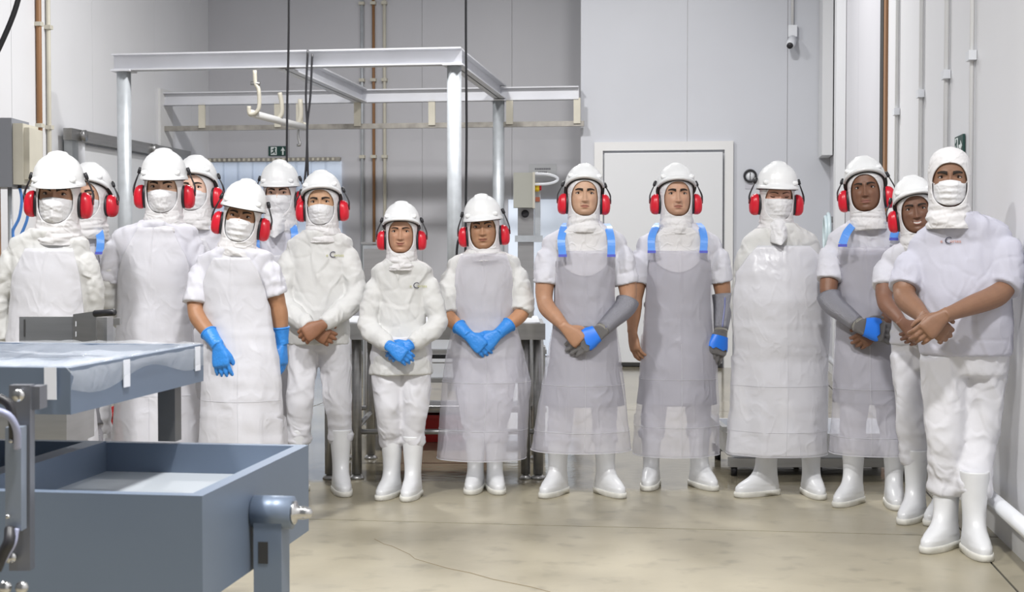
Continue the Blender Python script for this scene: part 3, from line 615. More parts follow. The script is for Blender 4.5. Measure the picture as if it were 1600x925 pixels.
def fsurf(x, z, **k):
    a, f, b = hp_(z); u = np.clip(np.abs(x)/a, 0, .999); n = 2.25
    return -f*(1-u**n)**(1/n)-fdisp(x, z, **k)
def head_mesh(sp):
    zs = np.concatenate([np.linspace(-.235, -.135, 8), np.arange(-.130, .046, .0022), np.linspace(.05, .124, 14)])
    q = np.linspace(-1, 1, 85)[:-1]; t = math.pi*(np.sign(q)*np.abs(q)**1.45)    # denser in front
    R = []; n = 2.25
    for z in zs:
        a, f, b = hp_(z); s, c = np.sin(t), np.cos(t)
        x = a*np.sign(s)*np.abs(s)**(2/n); y = -np.where(c > 0, f, b)*np.sign(c)*np.abs(c)**(2/n)
        fr = np.clip(c/.25, 0, 1) if z > -.128 else np.zeros_like(c)
        y = y-fr*fdisp(x, np.full_like(x, z), smile=sp.get('smile', 0))
        R.append(np.stack([x, y, np.full_like(x, z)], 1))
    V, f = loft(R); f = [tuple(reversed(q_)) for q_ in f]
    base = np.array(s2l(*sp['skin'])); col = np.tile(base, (len(V), 1)); x, y, z = V.T; ax = np.abs(x)
    fr = (y < -.04)
    zm = z-sp.get('smile', 0)*.007*np.clip(ax/.024, 0, 1.4)**2+.0712
    w_ = sp.get('lipw', .0235); up = .0085*(1-(ax/w_)**2)-.0015*np.exp(-(ax/.004)**2); lo = -.0105*(1-(ax/w_)**2)
    lip = np.clip(np.minimum(up-zm, zm-lo)/.002+.5, 0, 1)*(ax < w_)*fr
    lc = np.array(s2l(*sp.get('lip', tuple(np.array(sp['skin'])*np.array([.82, .62, .62])))))
    col = col*(1-lip[:, None]*.8)+lc*lip[:, None]*.8
    ml = np.exp(-(zm/.0016)**2)*(ax < w_)*fr; col = col*(1-.75*ml[:, None])+np.array([.03, .008, .008])*.75*ml[:, None]
    if sp.get('teeth'):
        te = np.clip((.0035-np.abs(zm))/.0012, 0, 1)*(ax < .017)*fr; col = col*(1-te[:, None])+np.array([.75, .72, .68])*te[:, None]
    ck = .25*np.exp(-((ax-.04)/.016)**2-((z+.035)/.016)**2)*fr+.2*np.exp(-(ax/.012)**2-((z+.04)/.008)**2)*fr
    col = col*(1-ck[:, None]*np.array([0, .18, .15]))
    st = sp.get('stubble', 0)
    if st:
        mo = np.exp(-((z+.0585)/.005)**2)*(ax < .026)+np.clip((-.083-z)/.012, 0, 1)*np.exp(-(ax/.06)**4)*.8+np.clip((ax-.045)/.01, 0, 1)*np.clip((-.06-z)/.02, 0, 1)*.6
        mo = np.clip(mo*fr*st, 0, .8)[:, None]*(1-lip[:, None]); col = col*(1-mo)+np.array([.06, .035, .022])*mo
    br = .35*np.exp(-((ax-.031)/.017)**2-((z-.001)/.008)**2)*fr; col = col*(1-br[:, None]*np.array([.25, .35, .38]))
    return V, f, col
def add_hole(V, Q, col): return V, Q, col
def almond(u, up, lo, hw):
    return hw*u, up*(1-np.abs(u)**2.2)*(1-.18*u), -lo*(1-np.abs(u)**2.4)
def eye(sx, sp, MH, par):
    hw, up, lo = .0160, .0066, .0046; cx = .0315*sx; closed = sp.get('closed')
    yE = float(fsurf(np.array([cx]), np.array([0.]))[0])
    Rr = .030
    def ysf(dx, dz): return yE-.0018+(Rr-np.sqrt(np.maximum(Rr*Rr-dx*dx-dz*dz, 0)))
    if not closed:
        U = np.linspace(-.98, .98, 33); rows = []
        for k in np.linspace(0, 1, 15):
            dx, zu, zl = almond(U, up, lo, hw); dz = zl+(zu-zl)*k; rows.append(np.stack([cx+dx, ysf(dx, dz), dz], 1))
        V, f = loft(rows, closed=False, cap=False); lx = sp.get('look', 0)*.003; r = np.hypot(V[:, 0]-cx-lx, V[:, 2]-.0008)
        col = np.tile(np.array([.50, .44, .41]), (len(V), 1)); ir = np.clip((.0076-r)/.001, 0, 1)[:, None]; col = col*(1-ir)+np.array(sp.get('iris', (.030, .014, .008)))*ir
        pu = np.clip((.0028-r)/.0008, 0, 1)[:, None]; col = col*(1-pu)+.004*pu
        newobj('eye', (MH @ np.c_[V, np.ones(len(V))].T).T[:, :3], f, M_EYE, par, colors=col)
    U = np.linspace(-1.05, 1.05, 15); Uc = np.clip(U, -1, 1)
    dx, zu, zl = almond(Uc, up, lo, hw); z_l = zl if closed else zu
    P = np.stack([cx+hw*U, ysf(hw*U, z_l)-.0012, z_l-(0 if closed else .0003)], 1); V, f = tube(P, .0014+.0008*(1-U**2), 6)
    newobj('eyelash', (MH @ np.c_[V, np.ones(len(V))].T).T[:, :3], f, M_BROW, par)
    lidc = np.array(s2l(*sp['skin']))*np.array([.80, .72, .70])
    if closed:
        rows = []
        for k in np.linspace(0, 1, 8):
            dz = zl+(zu-zl)*k; rows.append(np.stack([cx+hw*U, ysf(hw*U, dz)-.0005, dz], 1))
        V, f = loft(rows, closed=False, cap=False)
    else:
        P = np.stack([cx+hw*U, ysf(hw*U, zu)-.0010, zu+.0020], 1); V, f = tube(P, .0021, 7)
    newobj('eyelid', (MH @ np.c_[V, np.ones(len(V))].T).T[:, :3], f, M_SKIN, par, colors=np.tile(lidc, (len(V), 1)))
def brow(sx, sp, MH, par):
    t = np.linspace(0, 1, 14); x = .011+.040*t; z = .0150+.0075*np.sin(t*2.3)-.003*t+sp.get('browlift', 0)*.001; th = (.0058-.0034*t)*sp.get('browth', 1)
    rows = []
    for k in (-1, -.4, .4, 1):
        zz = z+th*k; xx = x*sx; y = fsurf(xx, zz)-.0012-.0012*(1-abs(k)); rows.append(np.stack([xx, y, zz], 1))
    rows += [rows[0]+np.array([0, .004, 0])]; 
    V, f = loft(np.array(rows), closed=False, cap=False); 
    newobj('eyebrow', (MH @ np.c_[V, np.ones(len(V))].T).T[:, :3], f, M_BROW, par)
def hood(sp, MH, par):
    oz, oh, ow = sp.get('hood_open', (-.030, .093, .0705)); fz = sp['cowl_z']; kz = max(1, (-.13-fz)/.12)
    tb = np.array([(-.25, .076, .084, .076), (-.232, .081, .088, .081), (-.215, .086, .093, .086), (-.19, .089, .099, .090), (-.165, .087, .097, .089), (-.14, .083, .094, .088), (-.125, .081, .096, .089), (-.10, .081, .100, .092), (-.05, .0825, .101, .099), (0, .084, .1, .106), (.03, .0845, .101, .107), (.06, .081, .098, .107), (.085, .075, .087, .099), (.105, .062, .069, .083), (.120, .042, .046, .056), (.1305, .008, .008, .01)])
    zs = np.unique(np.concatenate([np.linspace(fz, oz-oh, 22), oz-oh*np.cos(np.linspace(0, math.pi, 34)), np.linspace(oz+oh, .1305, 16)]))
    m = 72; R = []; n = 2.2; sd = sp['id']*7.3
    for z in zs:
        zt_q = z if z > -.13 else -.13+(z+.13)/kz
        a, f, b = [np.interp(zt_q, tb[:, 0], tb[:, k]) for k in (1, 2, 3)]
        u = (z-oz)/oh; t0 = 0
        if abs(u) < 1:
            wx = ow*max(0, 1-abs(u)**2.3)**(1/2.3); t0 = math.asin(min(1, (wx/a)**(n/2)))
        t = t0+(2*math.pi-2*t0)*np.linspace(0, 1, m); s, c = np.sin(t), np.cos(t)
        x = a*np.sign(s)*np.abs(s)**(2/n); y = -np.where(c > 0, f, b)*np.sign(c)*np.abs(c)**(2/n)
        if z > -.115: 
            fr = np.clip(c/.3, 0, 1); y = y+fr*np.clip(np.abs(x)/.06, 0, 1)*.004
        wr = np.clip((-.115-z)/.03, 0, 1); P = np.stack([x*9+sd, y*9, np.full(m, z)*42+np.sin(t+sd)*.8], 1)
        k = 1+wr*(.075*ridg(P)+.04*noise(P*2.1))+.01*noise(np.stack([x*30, y*30, np.full(m, z*30)+sd], 1))
        R.append(np.stack([x*k, y*k, z+wr*.012*np.sin(t*2+sd)*0+np.zeros(m)], 1))
    V, f = loft(R, closed=False, cap=False); mp = np.arange(len(V))
    for i in range(len(R)):
        if np.linalg.norm(R[i][0]-R[i][-1]) < 1e-5: mp[i*m+m-1] = i*m
    f = [tuple(int(mp[i]) for i in reversed(q)) for q in f]
    f = [q for q in f if len(set(q)) == 4]
    o = newobj('hood', (MH @ np.c_[V, np.ones(len(V))].T).T[:, :3], f, M_HOOD, par); md = o.modifiers.new('s', 'SOLIDIFY'); md.thickness = .004; md.offset = -1
    return o
def mask(sp, MH, par):
    kind = sp['mask']; sd = sp['id']*3.1; nu, nv = 41, 34; U = np.linspace(-1, 1, nu); R = []
    cloth = kind == 'cloth'
    for v in np.linspace(0, 1, nv):
        au = np.abs(U)
        if cloth:
            ztop = -.010-.004*au; zbot = -.245+.03*au+.02*U; hw = .076 if v < .42 else .076-.022*(v-.42)/.58
        else:
            ztop = -.013-.012*au**1.5; zbot = -.121+.034*au**2.0; hw = .0685
        z = ztop+(zbot-ztop)*v; x = hw*U
        prof = np.interp(z, [-.26, -.2, -.15, -.125, -.116, -.10, -.08, -.062, -.046, -.035, -.02, -.008], [-.182 if cloth else -.118, -.160 if cloth else -.112, -.132 if cloth else -.106, -.09 if not cloth else -.115, -.103, -.1125, -.1165, -.1205, -.1235, -.119, -.1085, -.1005])
        side = np.interp(z, [-.26, -.13, -.09, -.03], [-.075, -.03, -.040, -.047])
        pw = np.interp(z, [-.12, -.05, -.02], [2.1, 2.15, 2.2])
        y = side+(prof-side)*(1-au**pw)
        P = np.stack([x*28+sd, z*55, z*0+sd], 1)
        wr = .0022*ridg(P)+.0016*noise(P*2.3)
        if kind == 'pleat': wr = wr+.0022*np.sin(z*2*math.pi/.026+.5)*(1-au**4)
        if kind == 'fold': y = y-.004*np.exp(-(U/.10)**2)
        if cloth: wr = wr*2.4+.005*noise(np.stack([x*22+z*18, z*14, z*0+sd], 1))
        R.append(np.stack([x, y+wr, z], 1))
    V, f = loft(np.array(R), closed=False, cap=False)
    o = newobj('face_mask', (MH @ np.c_[V, np.ones(len(V))].T).T[:, :3], [tuple(reversed(q)) for q in f], M_MASK, par); md = o.modifiers.new('s', 'SOLIDIFY'); md.thickness = .0025; md.offset = -1
    if sp.get('loops'):
        for s in (-1, 1):
            P = smoothpath([(s*.067, -.05, -.024), (s*.072, -.042, -.012), (s*.076, -.03, -.006), (s*.079, -.01, -.02)], 12)
            V, f = tube(P, .0016, 6); newobj('ear_loop', (MH @ np.c_[V, np.ones(len(V))].T).T[:, :3], f, M_MASK, o)
            P = smoothpath([(s*.067, -.042, -.085), (s*.072, -.036, -.075), (s*.077, -.02, -.055), (s*.08, -.01, -.04)], 12)
            V, f = tube(P, .0016, 6); newobj('ear_loop', (MH @ np.c_[V, np.ones(len(V))].T).T[:, :3], f, M_MASK, o)
def helmet(sp, MH, par):
    pit, lift, roll = sp.get('hat', (10, .03, 0)); ZS = sp.get('hatz', 1.0)
    Mh = MH @ np.array(Matrix.Translation((0, .006, lift)) @ Matrix.Rotation(math.radians(-pit), 4, 'X') @ Matrix.Rotation(math.radians(roll), 4, 'Y'))
    def T(V): return (Mh @ np.c_[V, np.ones(len(V))].T).T[:, :3]
    TB = np.array([(-.004, .108, .150, .132), (.004, .109, .151, .133), (.010, .1065, .138, .130), (.016, .104, .122, .126), (.045, .102, .118, .122), (.075, .093, .109, .112), (.10, .078, .093, .096), (.118, .058, .071, .074), (.130, .036, .044, .046), (.1365, .015, .018, .02), (.138, .003, .003, .003)])
    m = 56; R = []; t = np.arange(m)/m*2*math.pi; s, c = np.sin(t), np.cos(t)
    zz = np.concatenate([TB[:4, 0], np.linspace(.022, .115, 14), np.linspace(.12, .138, 9)])
    for z in zz:
        a, f, b = [np.interp(z, TB[:, 0], TB[:, k]) for k in (1, 2, 3)]; n = 2.15
        # visor only across the front
        a0, f0, b0 = [np.interp(max(z, .016), TB[:, 0], TB[:, k]) for k in (1, 2, 3)]
        ff = f0+(f-f0)*1.0
        x = a*np.sign(s)*np.abs(s)**(2/n); y = -np.where(c > 0, ff, b)*np.sign(c)*np.abs(c)**(2/n)
        zr = np.full(m, z*ZS); rd = np.clip((.040-np.abs(x))/.008, 0, 1)*np.clip((z-.070)/.03, 0, 1); rd = rd*rd*(3-2*rd)
        if z < .014: zr = zr-.006*np.clip(c, 0, 1)**2
        R.append(np.stack([x, y-np.sign(c)*rd*.003*0, zr+rd*.0065], 1))
    Vo, fo = loft(R, cap=False); fo = [tuple(reversed(q)) for q in fo]; nO = len(Vo)
    # inside surface
    Ri = [np.stack([a*s, -np.where(c > 0, f, b)*c, np.full(m, z*ZS)], 1) for z, a, f, b in ((-.004, .100, .122, .122), (.03, .098, .114, .118), (.07, .088, .103, .106), (.10, .07, .085, .088), (.125, .03, .04, .04))]
    Ri[0][:, 2] -= .006*np.clip(c, 0, 1)**2
    Vi, fi = loft([R[0]]+Ri, cap=True)
    J = join([(Vo, fo), (Vi, fi)]); fmi = [0]*(len(fo)+m)+[1]*(len(fi)-m); o = newobj('hard_hat', T(J[0]), J[1], None, par, mats=[M_HAT, M_LINER], fm=fmi)
    Rl = [np.stack([a*s, -np.where(c > 0, f, b)*c, np.full(m, z)-.004*np.clip(c, 0, 1)], 1) for z, a, f, b in ((-.006, .090, .112, .112), (-.008, .095, .1165, .118), (.030, .097, .113, .117), (.030, .090, .106, .108))]
    V, f = loft(Rl, cap=False); newobj('headband', T(V), f, M_LINER, o)
    for k in (-1, 1):
        t_ = np.linspace(0, math.pi, 9); Rb = [np.stack([k*(.074+.0*np.cos(q))+r*np.cos(np.arange(12)/12*2*math.pi), -.093+.006*k*0-np.full(12, h), .026+r*.75*np.sin(np.arange(12)/12*2*math.pi)], 1) for r, h, q in ((.017, -.004, 0), (.0155, .006, 0), (.010, .0095, 0), (.002, .0105, 0))]
        V, f = loft(Rb); newobj('slot_cover', T(V), f, M_HAT, o)
    if sp.get('muffs', 1):
        cy, czm = sp.get('cup', (.012, -.046))
        for k in (-1, 1):
            def H(V): return (MH @ np.c_[V, np.ones(len(V))].T).T[:, :3]
            mm = 28; q = np.arange(mm)/mm*2*math.pi
            def oval(x, hh, hd, dz=0): return np.stack([np.full(mm, k*x), cy+hd*np.sign(np.cos(q))*np.abs(np.cos(q))**.85, czm+dz+hh*np.sign(np.sin(q))*np.abs(np.sin(q))**.85], 1)
            V, f = loft([oval(.096, .044, .034), oval(.0965, .0535, .041), oval(.104, .056, .043), oval(.118, .0545, .0415, -.001), oval(.130, .047, .036, -.003), oval(.1375, .034, .026, -.005), oval(.1405, .016, .012, -.006)])
            if k < 0: f = [tuple(reversed(z_)) for z_ in f]
            newobj('ear_cup', H(V), f, M_RED, o)
            V, f = loft([oval(.078, .030, .024), oval(.079, .050, .039), oval(.086, .0535, .042), oval(.094, .0535, .042), oval(.098, .045, .036)])
            newobj('ear_cushion', H(V), f, M_BLK, o)
            # carrier arm: from the hat slot down to the cup
            p0 = (Mh @ np.array([k*.108, .004, .052, 1]))[:3]; p1 = (Mh @ np.array([k*.117, .004, .024, 1]))[:3]
            h1 = (MH @ np.array([k*.138, cy+.004, czm+.055, 1]))[:3]; h2 = (MH @ np.array([k*.141, cy, czm+.030, 1]))[:3]; h3 = (MH @ np.array([k*.139, cy, czm+.004, 1]))[:3]
            V, f = tube([p0, p0*.5+p1*.5, p1], [.008, .0095, .0085], 8); newobj('carrier', V, f, M_BLK, o)
            for dy in (-.014, .014):
                dv = (MH[:3, :3] @ np.array([0, dy, 0])); V, f = tube(smoothpath([p1, h1+dv*.6, h2+dv, h3+dv*.6], 14), .0034, 6); newobj('wire_arm', V, f, M_BLK, o)
            V, f = tube([h2+(h3-h2)*.2, h3], [.006, .007], 8); newobj('pivot', V, f, mat('pivot_grey', (.25, .05, .05), .4), o)
    return o
# ------------------------------------------------------------------ limbs
def hand_parts(W, dr, dorsal, thumb, curl=(25, 35, 25), sc=1.0, splay=3, cuff=0, tcurl=20, tang=42, fat=1.0):
    X = np.array(dr, float); X /= np.linalg.norm(X); Z = np.array(dorsal, float); Z -= X*(Z@X); Z /= np.linalg.norm(Z); Y = np.cross(Z, X)*thumb
    W = np.array(W, float)
    def L(p): return W+(X*p[0]+Y*p[1]+Z*p[2])*sc
    out = []; mm = 18; q = np.arange(mm)/mm*2*math.pi
    rings = []
    for x, hw, ht, dy, dz in ((-.03-cuff, .022, .017, 0, 0), (-.005, .0265, .0195, 0, 0), (.018, .033, .019, .002, -.001), (.045, .0405, .0185, .003, -.002), (.072, .0425, .017, .001, -.001), (.090, .041, .014, 0, 0), (.099, .035, .009, 0, 0)):
        hw *= fat; ht *= fat
        rings.append(np.array([L((x, dy+hw*np.sign(np.cos(a))*abs(np.cos(a))**.8, dz+ht*np.sign(np.sin(a))*abs(np.sin(a))**.8)) for a in q]))
    out.append(loft(rings))
    for i, (fy, ln) in enumerate(((.031, .074), (.0105, .083), (-.0105, .077), (-.0305, .061))):
        p = np.array([.082-.004*abs(i-1), fy, -.001]); pts = [p]; ang = 0; sp_ = math.radians(splay*(1.5-i)); rad = [.0098, ]
        cu = curl[i] if isinstance(curl[0], (tuple, list)) else curl
        for k, fr in enumerate((.46, .30, .24)):
            ang += math.radians(cu[k]); seg = ln*fr
            if k == 0:
                seg += .012
            dv = np.array([math.cos(ang)*math.cos(sp_), math.sin(sp_)*math.cos(ang), -math.sin(ang)]); pts += [pts[-1]+dv*seg*.5, pts[-1]+dv*seg]
        pts = [L(z) for z in pts]; e = pts[-1]+(pts[-1]-pts[-2])*.12
        r = np.array([.0100, .0096, .0095, .0088, .0088, .0080, .0072, .0035])*sc*fat*(.9 if i == 3 else 1)
        out.append(tube(np.array(pts+[e]), r, 10))
    a0 = math.radians(tang); p = np.array([.018, .020, -.006]); pts = [p]; ang = a0
    for k, seg in enumerate((.045, .034, .026)):
        dv = np.array([math.cos(ang), math.sin(ang), -.28-.1*k]); dv /= np.linalg.norm(dv); pts += [pts[-1]+dv*seg*.5, pts[-1]+dv*seg]; ang -= math.radians(tcurl)
    pts = [L(z) for z in pts]; e = pts[-1]+(pts[-1]-pts[-2])*.12
    out.append(tube(np.array(pts+[e]), np.array([.015, .0148, .013, .0115, .011, .0102, .0085, .004])*sc*fat, 10))
    return out
def arm_path(S_, E, W, n=26):
    S_, E, W = map(np.array, (S_, E, W)); a = E+(S_-E)*.16; b = E+(W-E)*.16
    P = smoothpath([S_, S_+(E-S_)*.5, a, b, E+(W-E)*.6, W], n); return P
def arm_r(n, k=1.0):
    t = np.linspace(0, 1, n); return np.interp(t, [0, .15, .35, .48, .6, .75, .92, 1], [.052, .053, .047, .042, .045, .040, .029, .028])*k
def upto(P, r, t0, t1, n=22):
    d = np.r_[0, np.cumsum(np.linalg.norm(np.diff(P, axis=0), axis=1))]; d /= d[-1]; t = np.linspace(t0, t1, n)
    return np.stack([np.interp(t, d, P[:, k]) for k in range(3)], 1), np.interp(t, d, r)
def creases(P, f, sh=.16):
    n = np.abs(noise(P*f)); return np.exp(-n/sh)          # narrow lines where the noise crosses zero
def cloth_wrinkle(V, Q, cen, amp, sd, arms=None):
    N = normals(V, Q); x, y, z = V.T; ax = np.sign(x)
    # drag folds: fan out from the armpits, hang on the trunk
    P1 = np.stack([x*9+z*2.5*ax+sd, y*7, z*3.0+sd], 1); P2 = np.stack([x*16+z*8, y*12, z*6+sd], 1); P3 = np.stack([x*10-z*6*ax+sd, y*8, z*11], 1)
    fold = .75*ridg(P1)*.6+.55*creases(P2, 1.0)-.5*creases(P3, 1.0, .12)+.25*noise(P2*2)
    if arms is not None:
        w_ = np.clip(arms/.03, 0, 1); Pa = np.stack([x*8+z*13*ax, y*9+sd, z*15-np.abs(x)*8], 1)
        fa = .65*creases(Pa, 1.25, .22)-.65*creases(Pa+7.7, 1.0, .16)+.3*noise(Pa*1.7); fold = fold*(1-w_)+w_*fa
    V = V+N*(amp*1.25*fold)[:, None]
    return V
def text_on(par, txt, pxc, d, bv, size, L0, Lfn, mats, tilt=0):
    pass
TXT = {}
def text_mesh(s):
    if s in TXT: return TXT[s]
    cu = bpy.data.curves.new('t', 'FONT'); cu.body = s; cu.size = 1; cu.align_x = 'LEFT'; cu.resolution_u = 3
    o = bpy.data.objects.new('t', cu); COL.objects.link(o); me = bpy.data.meshes.new_from_object(o.evaluated_get(bpy.context.evaluated_depsgraph_get()))
    V = np.array([v.co[:] for v in me.vertices]); f = [tuple(p.vertices) for p in me.polygons]; bpy.data.objects.remove(o); TXT[s] = (V, f); return TXT[s]
def person(sp):
    sp['skin'] = sk(sp['skin']); sp['armskin'] = sk(sp['armskin']) if 'armskin' in sp else sp['skin']
    d = sp['d']; px0 = sp['x']; sd = sp['id']*5.7; fem = sp.get('k', 1.0)
    O = at(px0, 500, d)*np.array([1, 1, 0]); root = empty('person', O, YAW)
    tag(root, sp['label'], 'person', 'workers in white standing in a row')
    def lc(px, py, yo=0):
        p = at(px, py, d+yo)-O; return np.array([p@Rv, p@Nv, p[2]])
    # ---------------- head frame
    ex, ey = sp['eye']; hy = sp.get('hy', -.02); yaw, pit, roll = [math.radians(v) for v in sp.get('head', (0, 0, 0))]
    E = lc(ex, ey, hy-.085); s = sp.get('hs', 1.04)
    Rm = Matrix.Rotation(yaw, 4, 'Z') @ Matrix.Rotation(roll, 4, 'Y') @ Matrix.Rotation(-pit, 4, 'X')
    MH = np.array(Matrix.Translation(Vector(E)) @ Rm @ Matrix.Scale(s, 4) @ Matrix.Translation((0, .0875, 0)))
    T = lambda V: (MH @ np.c_[V, np.ones(len(V))].T).T[:, :3]
    # ---------------- torso rings
    colx, coly = sp['col']; coly -= 4*7.9/d; C = lc(colx, coly, 0); rows = []
    tor = sp['tor']; byaw = math.radians(sp.get('byaw', 0)); dp = sp.get('dep', .70)
    u_ = np.array([0, 4*7.9/d]); sL, sR = lc(*(np.array(sp['sh'][0])-u_)), lc(*(np.array(sp['sh'][1])-u_)); zs = (sL[2]+sR[2])/2; hw = (sR[0]-sL[0])/2; mx = (sR[0]+sL[0])/2
    by = .012
    hyc = hy*.6
    rings = [((C[0], by, C[2]+.010), .088*s, .128, .086), ((C[0], by, C[2]-.004), .095*s, .131, .092), ((C[0]*.7+mx*.3, by, C[2]*.72+zs*.28), .100+.36*(hw-.100), .128, .100), ((C[0]*.3+mx*.7, by, C[2]*.30+zs*.70), .100+.80*(hw-.100), .120, .105), ((mx, by, zs-.015), hw*.95, .114, .108)]
    tr_ = []
    for y, xl, xr in tor:
        l, r = lc(xl, y), lc(xr, y); a = (r[0]-l[0])/2; tr_.append((l[2], (l[0]+r[0])/2, a))
    for i, (z, cx, a) in enumerate(tr_):
        bf = a*dp*(sp.get('belly', [1]*len(tr_))[i]); bf = max(bf, .10*fem); rings.append(((cx, by, z), a, bf, min(bf, .145)))
    rz = np.array([r[0][2] for r in rings][::-1]); ra = np.array([r[1] for r in rings][::-1]); rb = np.array([r[2] for r in rings][::-1]); rc = np.array([r[0][0] for r in rings][::-1]); rbb = np.array([r[3] for r in rings][::-1])
    def tq(z): return np.interp(z, rz, rc), np.interp(z, rz, ra), np.interp(z, rz, rb), np.interp(z, rz, rbb)
    zz = np.linspace(rz[-1], rz[0], 44)
    TR = [ell((tq(z)[0], by, z), tq(z)[1], tq(z)[2], tq(z)[3], 44, byaw, 2.25) for z in zz]
    tilt = float(np.clip((sR[2]-sL[2])/(2*hw), -.16, .16))
    for R_ in TR: R_[:, 2] += (R_[:, 0]-mx)*tilt*np.clip((R_[0, 2]-(zs-.22))/.18, 0, 1)
    parts = [loft(TR)]
    # ---------------- arms
    arms = []; bodyparts = []; gl = []
    for side, a in zip((-1, 1), sp['arm']):
        (exx, eyy, eo), (wx, wy, wo) = a[0], a[1]
        Sh = (sL if side < 0 else sR)+np.array([-side*.052*fem, side*hw*math.sin(byaw), -.040]); El = lc(exx, eyy, eo); Wr = lc(wx, wy, wo)
        P = arm_path(Sh, El, Wr, 30); r = arm_r(30, fem*sp.get('armk', 1)); arms.append((P, r, Wr, a))
        slv = sp['sleeve']; t1 = slv[0 if side < 0 else 1] if isinstance(slv, tuple) else slv
        if t1 < .6:    # loose short sleeve
            Ps, rs = upto(P, r, 0, t1, 14); rr = np.interp(np.linspace(0, 1, 14), [0, .12, .4, 1], [.040, .060, .066, .063])*fem*sp.get('slk', 1)
        else:
            Ps, rs = upto(P, r, 0, t1, 40); tt = np.linspace(0, 1, 40); rr = np.interp(tt, [0, .06, .18, .45, .6, .85, .93, .95, 1], [.040, .058, .064, .056, .057, .051, .049, .041, .039])*fem*sp.get('slk', 1)
            rr = rr+.003*np.interp(tt, [0, .3, .92, .94, 1], [0, 1, 1, 0, 0])*noise(np.stack([tt*14+sd, tt*0, tt*0], 1))
        parts.append(tube(Ps, rr, 22))
    V, Q = remesh(parts, .0077, 3); cx_, a_, _, _ = tq(V[:, 2]); ex_ = np.abs(V[:, 0]-cx_)-a_*.97
    V = cloth_wrinkle(V, Q, None, sp.get('wr', .0055), sd, ex_)
    shirt = newobj('sweatshirt' if sp['top'] == 'sweat' else 'shirt', V, Q, M_SWEAT if sp['top'] == 'sweat' else (M_LAV if sp['id'] == 15 else M_TEE), root)
    bv = BVHTree.FromPolygons([tuple(v) for v in V], [tuple(int(i) for i in q) for q in Q])
    # under-sleeve (long sleeve beneath a tee)
    if sp.get('under'):
        for P, r, Wr, a in arms:
            Ps, rs = upto(P, r, .25, 1.0, 34); tt = np.linspace(0, 1, 34); V, f = tube(Ps, rs*1.18+.003*np.sin(tt*40), 18); newobj('undersleeve', V, f, M_SWEAT, root)
    if sp.get('logo'):
        lx, ly, wpx, c2, vis = sp['logo']; p = lc(lx, ly, -.2); wd = wpx*d/F
        for txt, off, szf, m_ in (('e', 0, .62, c2), ('C', .20, 1.25, M_LOGO_D), ('ortes', .48, .62, c2)):
            Vt, ft = text_mesh(txt); Vt = Vt*wd*.40*szf; W3 = np.stack([p[0]+off*wd*.92+Vt[:, 0], np.zeros(len(Vt)), p[2]+Vt[:, 1]-(.05*wd if txt == 'C' else 0)], 1)
            for k in range(len(W3)):
                h = bv.ray_cast(Vector((W3[k, 0], -1.2, W3[k, 2])), Vector((0, 1, 0)))
                W3[k, 1] = (h[0].y if h[0] else -.12)-.002-.004
            newobj('printed_logo', W3, ft, m_, shirt, smooth=False)
    # ---------------- body: head, trunk, arms, legs in one mesh
    Vh, fh, ch = head_mesh(sp); BV = [T(Vh)]; BF = list(fh); BC = [ch]; n = len(Vh); base = np.array(s2l(*sp['skin']))
    Tk = [ell((tq(z)[0]*1.0, by, z), max(.05, tq(z)[1]*.78-.01), tq(z)[2]*.75, tq(z)[3]*.75, 24, byaw) for z in np.linspace(rz[-1]-.01, max(rz[0], .9), 14)]
    def addb(V, f, c):
        nonlocal n
        BV.append(V); BF.extend([tuple(int(i)+n for i in q) for q in f]); BC.append(np.tile(c, (len(V), 1)) if np.ndim(c) == 1 else c); n += len(V)
    addb(*loft(Tk), base)
    for i, (P, r, Wr, a) in enumerate(arms):
        opt = a[2]; kind = opt.get('hand', 'none'); bare = sp.get('bare', 0)
        t0 = .2 if bare else .78
        if bare or kind == 'skin':
            ps = [tube(*upto(P, r*1.0, t0, 1.0, 26), 18)]
            if kind == 'skin': ps += hand_parts(Wr, opt['dir'], opt['dor'], opt['th'], opt.get('curl', (25, 35, 25)), fem*1.12, opt.get('splay', 3), tang=opt.get('tang', 42), tcurl=opt.get('tcurl', 20))
            Va, Qa = remesh(ps, .0040, 2); addb(Va, Qa, np.array(s2l(*sp.get('armskin', sp['skin']))))
        else: addb(*tube(*upto(P, r*.85, 0.02, 1.0, 16), 12), base)
        if kind in ('blue', 'mail'):
            ps = hand_parts(Wr, opt['dir'], opt['dor'], opt['th'], opt.get('curl', (25, 35, 25)), fem*(1.10 if kind == 'blue' else 1.26), opt.get('splay', 2), cuff=.0, fat=1.06 if kind == 'blue' else 1.15, tang=opt.get('tang', 42), tcurl=opt.get('tcurl', 20))
            Pc, rc_ = upto(P, r, .80 if kind == 'blue' else .9, 1.0, 10); ps.append(tube(Pc, rc_*1.12+.003, 18))
            Vg, Qg = remesh(ps, .0034, 2)
            g = newobj('glove', Vg, Qg, M_BLUE if kind == 'blue' else M_MAIL, root)
            if kind == 'blue':
                T_ = P[-1]-P[-4]; T_ /= np.linalg.norm(T_); c0 = upto(P, r, .80, .81, 2)[0][0]; r0 = rc_[0]*1.12+.004
                tube_v = tube([c0-T_*.004, c0, c0+T_*.004], [r0, r0+.0025, r0], 18); newobj('rolled_cuff', *tube_v, M_BLUE, g)
